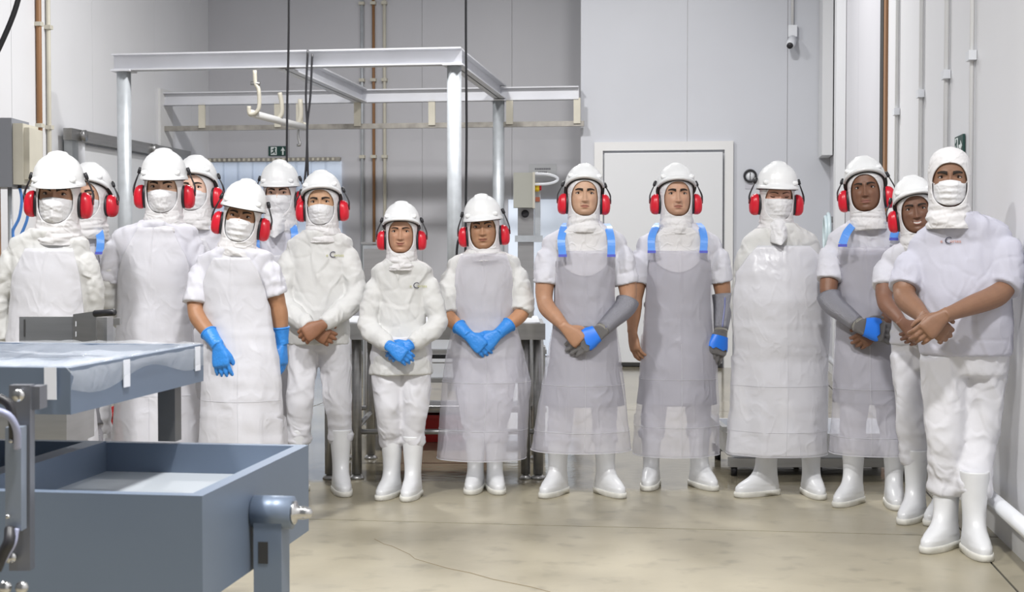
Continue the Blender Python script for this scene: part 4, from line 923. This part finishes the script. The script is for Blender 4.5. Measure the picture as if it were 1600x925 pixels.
            if kind == 'mail':
                X = np.array(opt['dir'], float); X /= np.linalg.norm(X); Z = np.array(opt['dor'], float); Z -= X*(Z@X); Z /= np.linalg.norm(Z); Y = np.cross(Z, X)*opt['th']; q = np.arange(20)/20*2*math.pi; k_ = fem*1.26*1.12
                rg = [np.array([Wr+k_*(X*(x+.005*math.cos(7*a_)*(x > .04))+Y*(dy+hw_*np.sign(np.cos(a_))*abs(np.cos(a_))**.8)+Z*(ht_*np.sign(np.sin(a_))*abs(np.sin(a_))**.8)) for a_ in q]) for x, hw_, ht_, dy in ((.012, .0345, .0225, .001), (.028, .0385, .0225, .002), (.046, .0435, .0215, .002), (.066, .0450, .0200, .001))]
                newobj('blue_strap', *loft(rg, cap=False), mat('strap_bright_blue', (.02, .19, .80), .4), g)
                Pg, rg_ = upto(P, r, .52, .95, 14); tt = np.linspace(0, 1, 14)
                V, f = tube(Pg, np.interp(tt, [0, .06, 1], [.066, .064, .041])*fem, 26, cap=False)
                go = newobj('gauntlet', V, f, M_GAUNT, root); md = go.modifiers.new('s', 'SOLIDIFY'); md.thickness = .003
                Tt, Ut, Wt = frames(Pg); ctr = Pg-np.array([0, 1, 0])*(np.interp(tt, [0, .06, 1], [.066, .064, .041])*fem)[:, None]*1.0
                newobj('edge_strip', *tube(ctr[1:-1], .005, 8), mat('gauntlet_edge', (.20, .22, .42), .35), go)
                newobj('wrist_chain', *tube([Pg[-1], Pg[-1]+(Pg[-1]-Pg[-2])*.8], .039*fem, 20), mat('chain_light', (.55, .53, .48), .35, metal=.8, bump=1, bscale=260), go)
    # legs (inside the trousers)
    feet = sp['feet']; hipz = sp.get('hipz', rz[0]+.02); hips = tq(max(rz[0], .86)); FT = []
    kk = sp.get('legk', 1.0)
    for side, (fx, fyo, fyaw) in zip((-1, 1), feet):
        g_ = lc(fx, 600, fyo); FT.append(np.array([g_[0], g_[1], 0]))
        hj = np.array([hips[0]+side*.088*kk, by, .88*sp.get('leglen', 1)]); kn = hj*.46+FT[-1]*.54+np.array([0, -.03, .0]); kn[2] = .48*sp.get('leglen', 1)

    wz = max(rz[0], .80)+.05; pc = hips[0]; pa = tq(rz[0])[1]*sp.get('hipk', .97); ll = sp.get('leglen', 1); zcr = .80*ll; bz = sp.get('bz', .275); LP = []
    for side, ft in zip((-1, 1), FT):
        hj = np.array([pc+side*pa*.49, by, zcr+.06]); kn = np.array([hj[0]*.45+ft[0]*.55+side*.004, by-.035, .50*ll]); an = np.array([ft[0], ft[1]+.015, bz])
        P = smoothpath([hj, hj*.5+kn*.5, kn, kn*.4+an*.6, an], 34); LP.append(P)
        addb(*tube(np.vstack([P, [ft+np.array([0, .01, .06])]])[::2], np.linspace(pa*.36, .034, 18), 10), base)
    body = newobj('body', np.concatenate(BV), BF, M_SKIN, root, colors=np.concatenate(BC))
    for k in (-1, 1): eye(k, sp, MH, body); brow(k, sp, MH, body)
    zl_ = (np.linalg.inv(MH) @ np.array([C[0], by-.02, C[2]-.062, 1]))[2]; sp['cowl_z'] = min(-.17, zl_)
    hood(sp, MH, root)
    if sp.get('mask'): mask(sp, MH, root)
    if sp.get('hat'): helmet(sp, MH, root)
    # ---------------- trousers
    lg = []
    pb = min(tq(rz[0])[2], pa*.8)*.95
    lg.append(loft([ell((pc, by, z), a, b_, b_, 32, byaw) for z, a, b_ in np.stack([np.linspace(wz+.03, zcr-.01, 9), np.linspace(pa*.98, pa*.95, 9), np.linspace(pb*.97, pb*.86, 9)], 1)]))
    for side, ft, P in zip((-1, 1), FT, LP):
        tt = np.linspace(0, 1, 34)
        r = np.interp(tt, [0, .25, .55, .8, .92, 1], [pa*.53, pa*.50, .074*kk, .070*kk, .080*kk, .069*kk])
        r = r+.004*np.interp(tt, [0, .45, .7, 1], [0, .3, 1, 1])*noise(np.stack([tt*16+sd, tt*0+side, tt*0], 1))
        lg.append(tube(P, r, 24))
    V, Q = remesh(lg, .010, 3); N = normals(V, Q); x, y, z = V.T
    w_ = np.clip((.50-z)/.22, 0, 1); Pk = np.stack([x*9+z*9+sd, y*9, z*17], 1); dd = .006*ridg(np.stack([x*9+z*4+sd, y*9, z*3], 1))*(1-w_*.5)+.006*creases(np.stack([x*14+z*6, y*14, z*8+sd], 1), 1.)*(1-w_)-.004+w_*(.007*creases(Pk, 1.0, .2)-.006*creases(Pk+5.5, .9, .16))
    newobj('trousers', V+N*dd[:, None], Q, M_TROU, root)
    # ---------------- boots
    for side, ft, (fx, fyo, fyaw) in zip((-1, 1), FT, feet):
        boot(root, ft, math.radians(fyaw), sp.get('bootk', 1), side)
    # ---------------- aprons
    if sp.get('apron'):
        ap_ = sp['apron']; apron(sp, root, lc, tq, by, byaw, ap_, sd)
    return root
BOOT = np.array([(0, .052, .205, .078), (.012, .055, .212, .082), (.026, .054, .211, .080), (.030, .049, .206, .074), (.045, .050, .205, .075), (.058, .0495, .199, .074), (.070, .049, .186, .073), (.082, .048, .160, .071), (.096, .047, .128, .069), (.115, .0465, .098, .067), (.14, .0465, .076, .065), (.175, .048, .064, .064), (.22, .052, .060, .066), (.28, .057, .064, .069), (.345, .060, .067, .071), (.352, .060, .067, .071)])
def boot(root, ft, yaw, k, side):
    m = 36; t = np.arange(m)/m*2*math.pi; s, c = np.sin(t), np.cos(t); cy, sy = math.cos(yaw), math.sin(yaw)
    def ring(z, a, f, b, gr=1.0):
        n = 2.75 if z < .06 else (2.4 if z < .1 else 2.2)
        x = a*np.sign(s)*np.abs(s)**(2/n); y = -np.where(c > 0, f, b)*np.sign(c)*np.abs(c)**(2/n)
        wd = np.where(y < 0, 1-.10*np.exp(-((y+.02)/.035)**2)*(z < .06)-.05*np.clip((-y-.15)/.06, 0, 1), 1); x = x*wd*gr; y = y*gr
        zz = np.full(m, z)
        return np.stack([ft[0]+(x*cy-y*sy)*k, ft[1]+(x*sy+y*cy)*k, zz*k], 1)
    zs = np.concatenate([np.array([.028, .032]), np.linspace(.036, .12, 14), np.linspace(.135, .345, 12)])
    g = lambda z: [np.interp(z, BOOT[:, 0], BOOT[:, j]) for j in (1, 2, 3)]
    R = [ring(z, *g(max(z, .0305))) for z in zs]+[ring(.352, *g(.352)), ring(.352, *g(.352), gr=.93), ring(.20, *g(.22), gr=.9)]
    V, f = loft(R); f = [tuple(reversed(q)) for q in f]; o = newobj('boot', V, f, M_BOOT, root)
    R = []
    for z, gr in ((0.0, .97), (.003, 1), (.022, 1.01), (.030, .985), (.031, .94)):
        r = ring(z, *g(.012), gr=gr)
        if z < .001:   # raised instep behind the ball of foot
            yl = (-(r[:, 0]-ft[0])*sy*-1*0+((r[:, 1]-ft[1])*cy-(r[:, 0]-ft[0])*sy))/k
            r[:, 2] += .010*np.exp(-((yl-.005)/.022)**2)
        R.append(r)
    V, f = loft(R); f = [tuple(reversed(q)) for q in f]; newobj('sole', V, f, M_SOLE, o)
def sheet(lc, tq, by, byaw, rows, off, sd, amp, nz=70, nu=64, crease=True, waist=None):
    R = []; ys = np.array([r[0] for r in rows]); xl = np.array([r[1] for r in rows]); xr = np.array([r[2] for r in rows])
    zr = np.array([lc(xl[i], ys[i])[2] for i in range(len(rows))]); lx = np.array([lc(xl[i], ys[i])[0] for i in range(len(rows))]); rx = np.array([lc(xr[i], ys[i])[0] for i in range(len(rows))])
    zmin = tq(-9)[0]; U = np.linspace(-1, 1, nu); z0 = zr[0]; z1 = zr[-1]
    for z in np.linspace(z0, z1, nz):
        l = np.interp(z, zr[::-1], lx[::-1]); r = np.interp(z, zr[::-1], rx[::-1]); hw = (r-l)/2; mc_ = (l+r)/2
        cx, a, bf, bb = tq(z)
        k = np.clip((.95-z)/.45, 0, 1)      # skirt hangs straight below hips
        bf = bf+off+.03*k; a2 = max(a+off*.9, hw*1.0)
        lim = math.asin(min(1, hw/a2)) if hw < a2*.985 else 1.72
        ph = U*lim; x = a2*np.sin(ph); y = -bf*np.sign(np.cos(ph))*np.abs(np.cos(ph))**(.9)
        if lim > 1.6: y = np.where(np.cos(ph) > 0, y, -np.cos(ph)*bf*.8)
        c_, s_ = math.cos(byaw), math.sin(byaw); X = x*c_-y*s_+(mc_ if lim > 1.6 else mc_); Y = by+x*s_+y*c_
        low = np.clip((z0-z)/(z0-z1), 0, 1)
        P = np.stack([X*7+sd, Y*7, np.full(nu, z*1.6+sd)], 1)
        w1 = ridg(P)*amp*(.35+1.2*low)+noise(np.stack([X*16+z*5, Y*16, np.full(nu, z*9)+sd], 1))*amp*.45+ridg(np.stack([X*6+z*9, Y*6, np.full(nu, z*14)+sd], 1))*amp*.35
        if crease:
            w1 = w1+.004*np.exp(-((ph)/.02)**2)+sum(.0035*np.exp(-((z-zc)/.006)**2) for zc in (.36, .62, .95))
        nrm = np.stack([np.sin(ph)*c_+np.cos(ph)*s_, np.sin(ph)*s_-np.cos(ph)*c_], 1)
        X = X+nrm[:, 0]*(w1+amp*.6); Y = Y+nrm[:, 1]*(w1+amp*.6)
        R.append(np.stack([X, Y, np.full(nu, z)], 1))
    return np.array(R)
def apron(sp, root, lc, tq, by, byaw, A, sd):
    if A.get('inner'):
        R = sheet(lc, tq, by, byaw, A['inner'], .012, sd+2, .004, crease=False); V, f = loft(R, closed=False, cap=False)
        o = newobj('inner_apron', V, [tuple(reversed(q)) for q in f], M_GREY, root); md = o.modifiers.new('s', 'SOLIDIFY'); md.thickness = .002
    if A.get('bib'):
        x0, x1, ytop, ybot = A['bib']; rows_ = []
        for u in np.linspace(0, 1, 14):
            y = ytop+(ybot-ytop)*u; q = max(0.02, (1-max(0, (u-.25)/.75)**2.4))**.5*min(1, .5+u*1.6); cx = (x0+x1)/2; rows_.append((y, cx-(x1-x0)/2*q, cx+(x1-x0)/2*q))
        R = sheet(lc, tq, by, byaw, rows_, .022, sd+5, .003, nz=40, nu=40, crease=False); V, f = loft(R, closed=False, cap=False)
        o = newobj('hood_bib', V, [tuple(reversed(q)) for q in f], M_HOOD, root); md = o.modifiers.new('s', 'SOLIDIFY'); md.thickness = .004
    R = sheet(lc, tq, by, byaw, A['rows'], A.get('off', .030 if A.get('bib') else .018), sd, A.get('amp', .006)); V, f = loft(R, closed=False, cap=False)
    o = newobj('apron', V, [tuple(reversed(q)) for q in f], M_APG if A.get('clear') else M_APW, root); md = o.modifiers.new('s', 'SOLIDIFY'); md.thickness = .0015
    nu_ = R.shape[1]; i0 = int(R.shape[0]*.45)
    lines = [R[i0:, nu_//2]]+[R[np.argmin(np.abs(R[:, 0, 2]-zc)), 3:-3] for zc in (.36, .62)]
    for ln in lines:
        dv = ln-np.array([np.interp(0, [0], [0]), by+.02, 0]); dv[:, 2] = 0; dv = dv/(np.linalg.norm(dv, axis=1)[:, None]+1e-9)
        newobj('fold_line', *tube((ln+dv*.0012)[::2], .0009, 5), M_APW, o)
    hem = R[-1]; newobj('hem', *tube(hem[::2], .0022, 6), M_APW, o)
    for st in A.get('straps', ()):
        # st: px points from bib corner over the shoulder
        P = []
        for (x, y, yo) in st: P.append(lc(x, y, yo))
        P = smoothpath(P, 16); w_ = .021
        Tn, U, W = frames(P); rows = []
        Rr = []
        for p, t_ in zip(P, Tn):
            side = np.array([1., 0, 0])-t_*t_[0]; side /= np.linalg.norm(side); nn = np.cross(side, t_)
            Rr.append(np.array([p-side*w_-nn*.002, p+side*w_-nn*.002, p+side*w_+nn*.002, p-side*w_+nn*.002]))
        newobj('shoulder_strap', *loft(Rr), M_STRAP, root, smooth=False)
        b0 = P[0]; newobj('buckle', *box(b0[0]-.023, b0[0]+.023, b0[1]-.010, b0[1]-.003, b0[2]-.012, b0[2]+.002), mat('buckle_blue', (.10, .12, .55), .35), o, smooth=False)
    for tie in A.get('ties', ()):
        P = smoothpath([lc(*q) for q in tie], 14); newobj('neck_tie', *tube(P, [.008]*14, 8), M_APW, o)
# ------------------------------------------------------------------ who stands where
def hang(px, py, yo, dr=(0, 0, -1), dor=None, th=1, **k): pass
DN = (0, -.08, -1)
PEOPLE = [
 dict(id=1, label='masked worker at far left in warm white sweatshirt and white apron, hard hat low', d=6.7, x=78, eye=(84, 303), head=(6, -3, 2), hs=1.12, hat=(-2, .036, -2), mask='fold', skin=(178, 128, 98),
      col=(80, 366), sh=((10, 382), (141, 384)), tor=[(430, 18, 134), (480, 20, 132), (530, 16, 134), (585, 12, 138)], top='sweat', sleeve=.99,
      arm=[((-2, 470, .03), (12, 540, .05), {}), ((147, 460, .06), (128, 530, .17), {})], feet=((45, 0, -10), (112, 0, 10)),
      apron=dict(rows=[(388, 52, 124), (430, 30, 132), (480, 20, 134), (560, 10, 138), (690, 0, 148), (800, -5, 150)])),
 dict(id=2, label='masked worker with one blue strap standing behind the far left worker', d=7.8, x=134, eye=(129.5, 304), head=(-4, 4, 0), hs=1.1, hat=(22, .03, 0), mask='pleat', skin=(196, 146, 116), sex='m',
      col=(134, 362), sh=((82, 380), (172, 378)), tor=[(420, 100, 163), (480, 98, 165), (530, 98, 165), (580, 96, 168)], top='tee', sleeve=.40, bare=1,
      arm=[((88, 460, .06), (110, 520, .15), {}), ((170, 460, .08), (150, 520, .2), {})], feet=((112, 0, -10), (155, 0, 10)),
      apron=dict(rows=[(396, 108, 160), (430, 102, 162), (530, 98, 165), (690, 92, 165), (740, 92, 165)], inner=[(398, 106, 161), (440, 102, 163), (530, 98, 166), (660, 96, 168)], clear=1, straps=[[(156, 394, -.15), (157, 372, -.13), (152, 354, -.04), (148, 350, .05)]])),
 dict(id=3, label='tall masked worker in white apron with cream long sleeves showing under his tee', d=7.2, x=246, eye=(251, 291.5), head=(4, -2, 0), hs=1.08, hat=(0, .038, 0), mask='fold', skin=(206, 160, 130),
      col=(250, 352), sh=((170, 368), (312, 364)), tor=[(420, 188, 302), (470, 192, 298), (520, 190, 300), (580, 186, 304)], top='tee', sleeve=.40, under=1,
      arm=[((167, 455, .05), (195, 520, .18), {}), ((318, 455, .06), (290, 520, .2), {})], feet=((215, 0, -10), (280, 0, 10)),
      apron=dict(rows=[(356, 226, 276), (375, 215, 284), (400, 200, 296), (430, 190, 302), (530, 186, 300), (690, 178, 312), (780, 174, 316)])),
 dict(id=4, label='masked worker in white partly hidden behind the tall one, helmet tipped back', d=7.95, x=302, eye=(299, 292), head=(-3, 4, 0), hs=1.08, hat=(20, .034, 0), mask='pleat', skin=(226, 182, 158),
      col=(304, 348), sh=((258, 366), (350, 364)), tor=[(420, 268, 342), (480, 270, 340), (530, 268, 342), (580, 266, 344)], top='tee', sleeve=.40, under=1,
      arm=[((256, 450, .06), (275, 520, .18), {}), ((352, 450, .06), (335, 520, .18), {})], feet=((280, 0, -10), (325, 0, 10)),
      apron=dict(rows=[(372, 284, 326), (410, 272, 340), (530, 266, 344), (690, 262, 350), (730, 262, 350)])),
 dict(id=5, label='masked woman with tilted head in white plastic apron, blue glove by her thigh', d=6.95, x=372, eye=(375, 337.5), head=(4, 0, 9), hs=1.02, hat=(2, .040, 2), mask='pleat', loops=1, skin=(172, 122, 88), k=.93,
      col=(368, 392), sh=((303, 408), (430, 404)), tor=[(450, 320, 414), (500, 322, 420), (545, 320, 428), (590, 318, 436)], belly=[1.1, 1.1, 1.1, 1.1], top='tee', sleeve=.40, slk=1.1, bare=1, armskin=(176, 122, 84),
      arm=[((303, 487, -.05), (341, 541, -.17), dict(hand='blue', dir=(.16, -.05, -1), dor=(-.25, -1, -.1), th=1, curl=(14, 16, 10), splay=4, tang=30)), ((436, 480, .02), (441, 538, .03), dict(hand='blue', dir=(.05, -.1, -1), dor=(1, -.3, 0), th=-1, curl=(15, 20, 15)))], feet=((345, 0, -10), (405, 0, 10)),
      apron=dict(rows=[(402, 342, 396), (425, 330, 408), (450, 322, 414), (500, 322, 424), (560, 322, 438), (690, 316, 447), (755, 314, 450)], amp=.008), logo=None),
 dict(id=6, label='masked worker with pale hood and blue straps behind the tilted woman', d=8.5, x=432, eye=(433, 301), head=(0, -2, 0), hs=1.08, hat=(0, .040, 0), mask='cloth', skin=(222, 176, 150),
      col=(432, 366), sh=((388, 380), (478, 378)), tor=[(430, 398, 468), (480, 400, 466), (530, 398, 468), (575, 396, 470)], top='tee', sleeve=.40,
      arm=[((388, 460, .05), (405, 520, .15), {}), ((478, 460, .05), (462, 520, .15), {})], feet=((412, 0, -10), (455, 0, 10)),
      apron=dict(rows=[(398, 404, 460), (430, 400, 466), (530, 396, 470), (690, 392, 474), (715, 392, 474)], straps=[[(401, 392, -.13), (400, 376, -.11), (404, 366, -.03), (408, 362, .05)], [(461, 376, -.13), (460, 362, -.11), (457, 352, -.05), (452, 348, .04)]])),
 dict(id=7, label='masked worker in warm white sweatshirt with bare clasped hands and olive logo', d=7.95, x=498, eye=(499.5, 315), head=(0, 0, -1), hs=1.06, hat=(24, .028, -2), mask='fold', loops=1, skin=(198, 150, 112), browth=1.1,
      col=(499, 366), sh=((443, 386), (554, 382)), tor=[(430, 456, 545), (480, 458, 543), (515, 452, 546), (537, 450, 547)], dep=.72, top='sweat', sleeve=.985, slk=1.08, armskin=(158, 104, 72), wr=.0055,
      arm=[((438, 474, -.03), (485, 512, -.20), dict(hand='skin', dir=(.95, -.05, -.55), dor=(-.2, -1, .2), th=1, curl=(35, 45, 30))), ((560, 466, -.03), (503, 508, -.235), dict(hand='skin', dir=(-.85, -.12, -.50), dor=(.15, -1, .25), th=-1, curl=(38, 50, 30), tang=25))], feet=((466, 0, -12), (532, 0, 14)), legk=1.0,
      logo=(506, 401, 27, M_LOGO_Y, 1)),
 dict(id=8, label='short woman smiling in warm white sweatshirt, blue gloved hands folded, no apron', d=7.8, x=626, eye=(625.5, 361.5), head=(0, 2, 0), hs=.97, hat=(16, .034, 0), smile=1, skin=(188, 136, 104), k=.90, browth=.8,
      col=(626, 410), sh=((577, 430), (680, 428)), tor=[(465, 589, 667), (510, 590, 664), (550, 582, 672), (584, 576, 676)], dep=.74, top='sweat', sleeve=.985, slk=1.08, wr=.0055,
      arm=[((572, 512, -.03), (609, 541, -.19), dict(hand='blue', dir=(.75, -.1, -.5), dor=(-.1, -1, .3), th=1, curl=(25, 35, 25))), ((687, 508, -.03), (641, 539, -.16), dict(hand='blue', dir=(-.85, -.1, -.4), dor=(.1, -1, .3), th=-1, curl=(25, 35, 25)))], feet=((612, .03, -16), (645, 0, -8)), leglen=.93, bootk=.95, legk=.92,
      logo=(638, 450, 27, M_LOGO_Y, 1)),
 dict(id=9, label='woman in long clear apron with rolled up sleeves, blue gloves crossed', d=8.0, x=757, eye=(753.5, 354), head=(-3, 2, -3), hs=1.03, hat=(-2, .042, -2), skin=(176, 126, 90), smile=.25, k=.95, browth=.9,
      col=(754, 396), sh=((695, 416), (818, 412)), tor=[(455, 711, 803), (500, 713, 801), (535, 706, 810), (556, 703, 812)], dep=.74, top='sweat', sleeve=.56, slk=1.08, bare=1, armskin=(196, 138, 98), wr=.0055,
      arm=[((695, 490, -.05), (733, 525, -.19), dict(hand='blue', dir=(.72, -.08, -.62), dor=(-.1, -1, .2), th=1, curl=(22, 30, 20))), ((820, 486, -.05), (778, 522, -.17), dict(hand='blue', dir=(-.75, -.08, -.6), dor=(.1, -1, .2), th=-1, curl=(22, 30, 20)))], feet=((743, .02, -8), (773, .02, 8)), leglen=.96, bootk=.97,
      apron=dict(rows=[(396, 722, 790), (420, 714, 799), (455, 712, 801), (500, 713, 803), (545, 700, 815), (600, 692, 828), (714, 683, 822)], clear=1, off=.022)),
 dict(id=10, label='man in grey apron with blue straps, bare hand holding his steel mesh glove', d=7.9, x=912, eye=(914, 301.5), head=(0, 6, 1), hs=1.04, hat=(26, .030, 1), skin=(204, 158, 126), stubble=.3, browth=1.25,
      col=(913, 354), sh=((842, 384), (984, 380)), tor=[(430, 866, 958), (475, 868, 957), (520, 864, 960), (560, 860, 963)], dep=.76, top='tee', sleeve=.36, slk=1.08, bare=1, armskin=(186, 134, 100), armk=1.08,
      arm=[((849, 474, -.05), (884, 513, -.21), dict(hand='skin', dir=(.72, -.08, -.68), dor=(-.25, -1, .15), th=1, curl=(30, 40, 30))), ((984, 472, -.04), (937, 519, -.20), dict(hand='mail', dir=(-.85, -.06, -.50), dor=(.1, -1, .35), th=-1, curl=(14, 22, 14)))], feet=((872, 0, -26), (946, 0, 24)),
      apron=dict(rows=[(392, 870, 956), (415, 868, 957), (440, 868, 958), (500, 866, 960), (560, 855, 968), (620, 845, 975), (702, 833, 983)], clear=1, inner=[(408, 868, 957), (440, 867, 958), (500, 866, 960), (560, 860, 964), (632, 850, 974)], bib=(868, 956, 352, 431),
        straps=[[(879, 398, -.165), (877, 375, -.15), (881, 356, -.08), (886, 349, .02)], [(955, 398, -.165), (955, 375, -.15), (951, 357, -.08), (947, 350, .02)]])),
 dict(id=11, label='man in grey apron with blue straps, arms hanging, steel mesh glove at his side', d=8.15, x=1058, eye=(1059.5, 302), head=(0, 5, 0), hs=1.06, hat=(21, .034, 0), skin=(200, 150, 120), stubble=.32, browth=1.3,
      col=(1060, 356), sh=((990, 386), (1133, 384)), tor=[(430, 1010, 1108), (475, 1010, 1107), (520, 1006, 1110), (560, 1002, 1114)], dep=.74, top='tee', sleeve=.38, slk=1.08, bare=1, armskin=(180, 128, 94), armk=1.05,
      arm=[((991, 470, .0), (988, 519, -.07), dict(hand='skin', dir=(.15, -.2, -1), dor=(-1, -.5, 0), th=-1, curl=(20, 28, 18))), ((1131, 466, .0), (1126, 521, -.08), dict(hand='mail', dir=(-.22, -.2, -1), dor=(.35, -1, 0), th=-1, curl=(16, 24, 14)))], feet=((1018, 0, -12), (1093, 0, 18)),
      apron=dict(rows=[(392, 1014, 1104), (415, 1012, 1106), (440, 1010, 1108), (500, 1006, 1110), (560, 1000, 1116), (620, 996, 1119), (708, 992, 1121)], clear=1, inner=[(406, 1012, 1106), (440, 1010, 1108), (500, 1006, 1110), (560, 1002, 1115), (630, 997, 1118)], bib=(1012, 1098, 356, 425),
        straps=[[(1018, 392, -.165), (1018, 372, -.145), (1024, 356, -.07), (1030, 349, .02)], [(1099, 392, -.165), (1100, 372, -.145), (1096, 356, -.07), (1090, 349, .02)]])),
 dict(id=12, label='large worker with closed eyes, cloth over mouth and wide white plastic apron', d=7.85, x=1217, eye=(1219, 307), head=(0, -4, 1), hs=1.06, hat=(4, .038, 1), mask='cloth', skin=(212, 152, 126), closed=1, browth=.5, cowl=-.235,
      col=(1219, 356), sh=((1155, 382), (1283, 382)), tor=[(425, 1152, 1286), (470, 1148, 1290), (520, 1150, 1289), (560, 1153, 1287)], dep=.66, belly=[1, 1.12, 1.12, 1.02], top='sweat', sleeve=.99, slk=1.08,
      arm=[((1158, 470, .09), (1160, 535, .08), dict(hand='skin', dir=(.0, -.1, -1), dor=(-1, -.3, 0), th=-1)), ((1280, 470, .09), (1278, 535, .08), {})], feet=((1198, 0, -62), (1268, .02, 4)), legk=1.15,
      apron=dict(rows=[(384, 1180, 1258), (400, 1166, 1274), (425, 1150, 1288), (470, 1145, 1292), (540, 1148, 1290), (620, 1145, 1291), (707, 1139, 1290)], amp=.008, off=.02)),
 dict(id=13, label='man turned left with dark grey apron, blue straps and steel mesh gauntlet', d=7.6, x=1352, eye=(1351, 292.5), head=(-17, 6, -5), hs=1.06, hat=(25, .032, -4), skin=(128, 84, 60), stubble=.2, browth=1.0, lip=(150, 98, 88), byaw=-14,
      col=(1355, 350), sh=((1290, 380), (1421, 376)), tor=[(425, 1311, 1402), (470, 1312, 1404), (520, 1309, 1408), (560, 1307, 1412)], dep=.74, top='tee', sleeve=.36, slk=1.1, bare=1, armskin=(140, 94, 68),
      arm=[((1293, 468, -.07), (1345, 510, -.23), dict(hand='mail', dir=(.95, -.05, -.22), dor=(-.1, -1, .3), th=1, curl=(16, 26, 18))), ((1418, 462, -.05), (1372, 512, -.19), dict(hand='skin', dir=(-.75, -.05, -.6), dor=(.2, -1, .2), th=-1, curl=(35, 40, 30)))], feet=((1334, 0, -38), (1398, -.05, -10)),
      apron=dict(rows=[(386, 1314, 1390), (405, 1311, 1402), (425, 1310, 1404), (500, 1309, 1408), (560, 1306, 1412), (707, 1300, 1424)], clear=1, inner=[(398, 1311, 1400), (440, 1310, 1404), (500, 1309, 1408), (560, 1306, 1412), (628, 1303, 1416)],
        straps=[[(1316, 382, -.165), (1323, 364, -.14), (1334, 350, -.07), (1341, 343, .03)], [(1396, 372, -.15), (1399, 358, -.13), (1396, 347, -.06), (1390, 341, .03)]])),
 dict(id=14, label='smiling woman in white tee with hands joined, half hidden by the man at right', d=7.15, x=1428, eye=(1431, 326), head=(-14, 2, -7), hs=1.0, hat=(22, .034, -4), skin=(124, 82, 60), smile=1.3, teeth=1, k=.93, byaw=-22, lip=(150, 95, 85),
      col=(1438, 384), sh=((1378, 404), (1492, 404)), tor=[(440, 1396, 1475), (480, 1400, 1470), (515, 1396, 1474), (538, 1392, 1476)], dep=.72, top='tee', sleeve=.36, slk=1.1, bare=1, armskin=(138, 94, 72),
      arm=[((1380, 470, -.06), (1412, 506, -.20), dict(hand='skin', dir=(.75, -.05, -.62), dor=(-.2, -1, .2), th=1, curl=(35, 45, 30))), ((1488, 470, .0), (1450, 508, -.16), dict(hand='skin', dir=(-.7, -.1, -.5), dor=(.2, -1, .2), th=-1, curl=(35, 45, 30)))], feet=((1432, -.02, -34), (1478, -.06, -40)), leglen=.96, bootk=1.0),
 dict(id=15, label='man at right in white hood and surgical mask without helmet, lavender white tee with logo', d=6.45, x=1508, eye=(1484.5, 276.5), head=(-15, 1, 0), hs=1.06, mask='pleat', loops=1, skin=(142, 100, 74), browth=1.4, byaw=-16, hood_open=(-.034, .093, .0710), cowl=-.20,
      col=(1495, 342), sh=((1417, 392), (1583, 366)), tor=[(420, 1430, 1568), (460, 1432, 1577), (505, 1436, 1581), (554, 1440, 1579)], dep=.72, belly=[1, 1.1, 1.12, 1.05], top='tee', sleeve=.38, slk=1.16, bare=1, armskin=(142, 100, 74), armk=1.15, wr=.0055,
      arm=[((1410, 462, -.02), (1447, 499, -.24), dict(hand='skin', dir=(.80, -.05, -.60), dor=(-.2, -1, .2), th=1, curl=(38, 45, 30))), ((1572, 456, -.13), (1474, 494, -.29), dict(hand='skin', dir=(-.72, -.1, -.62), dor=(.2, -1, .25), th=-1, curl=(22, 38, 25), splay=1, tang=30))], feet=((1480, 0, -42), (1524, -.12, -4)), legk=1.15, bz=.245, hy=-.03, hipk=.98, bootk=1.04,
      logo=(1482, 379, 30, M_LOGO_O, 1)),
]
for sp in PEOPLE:
    person(sp)
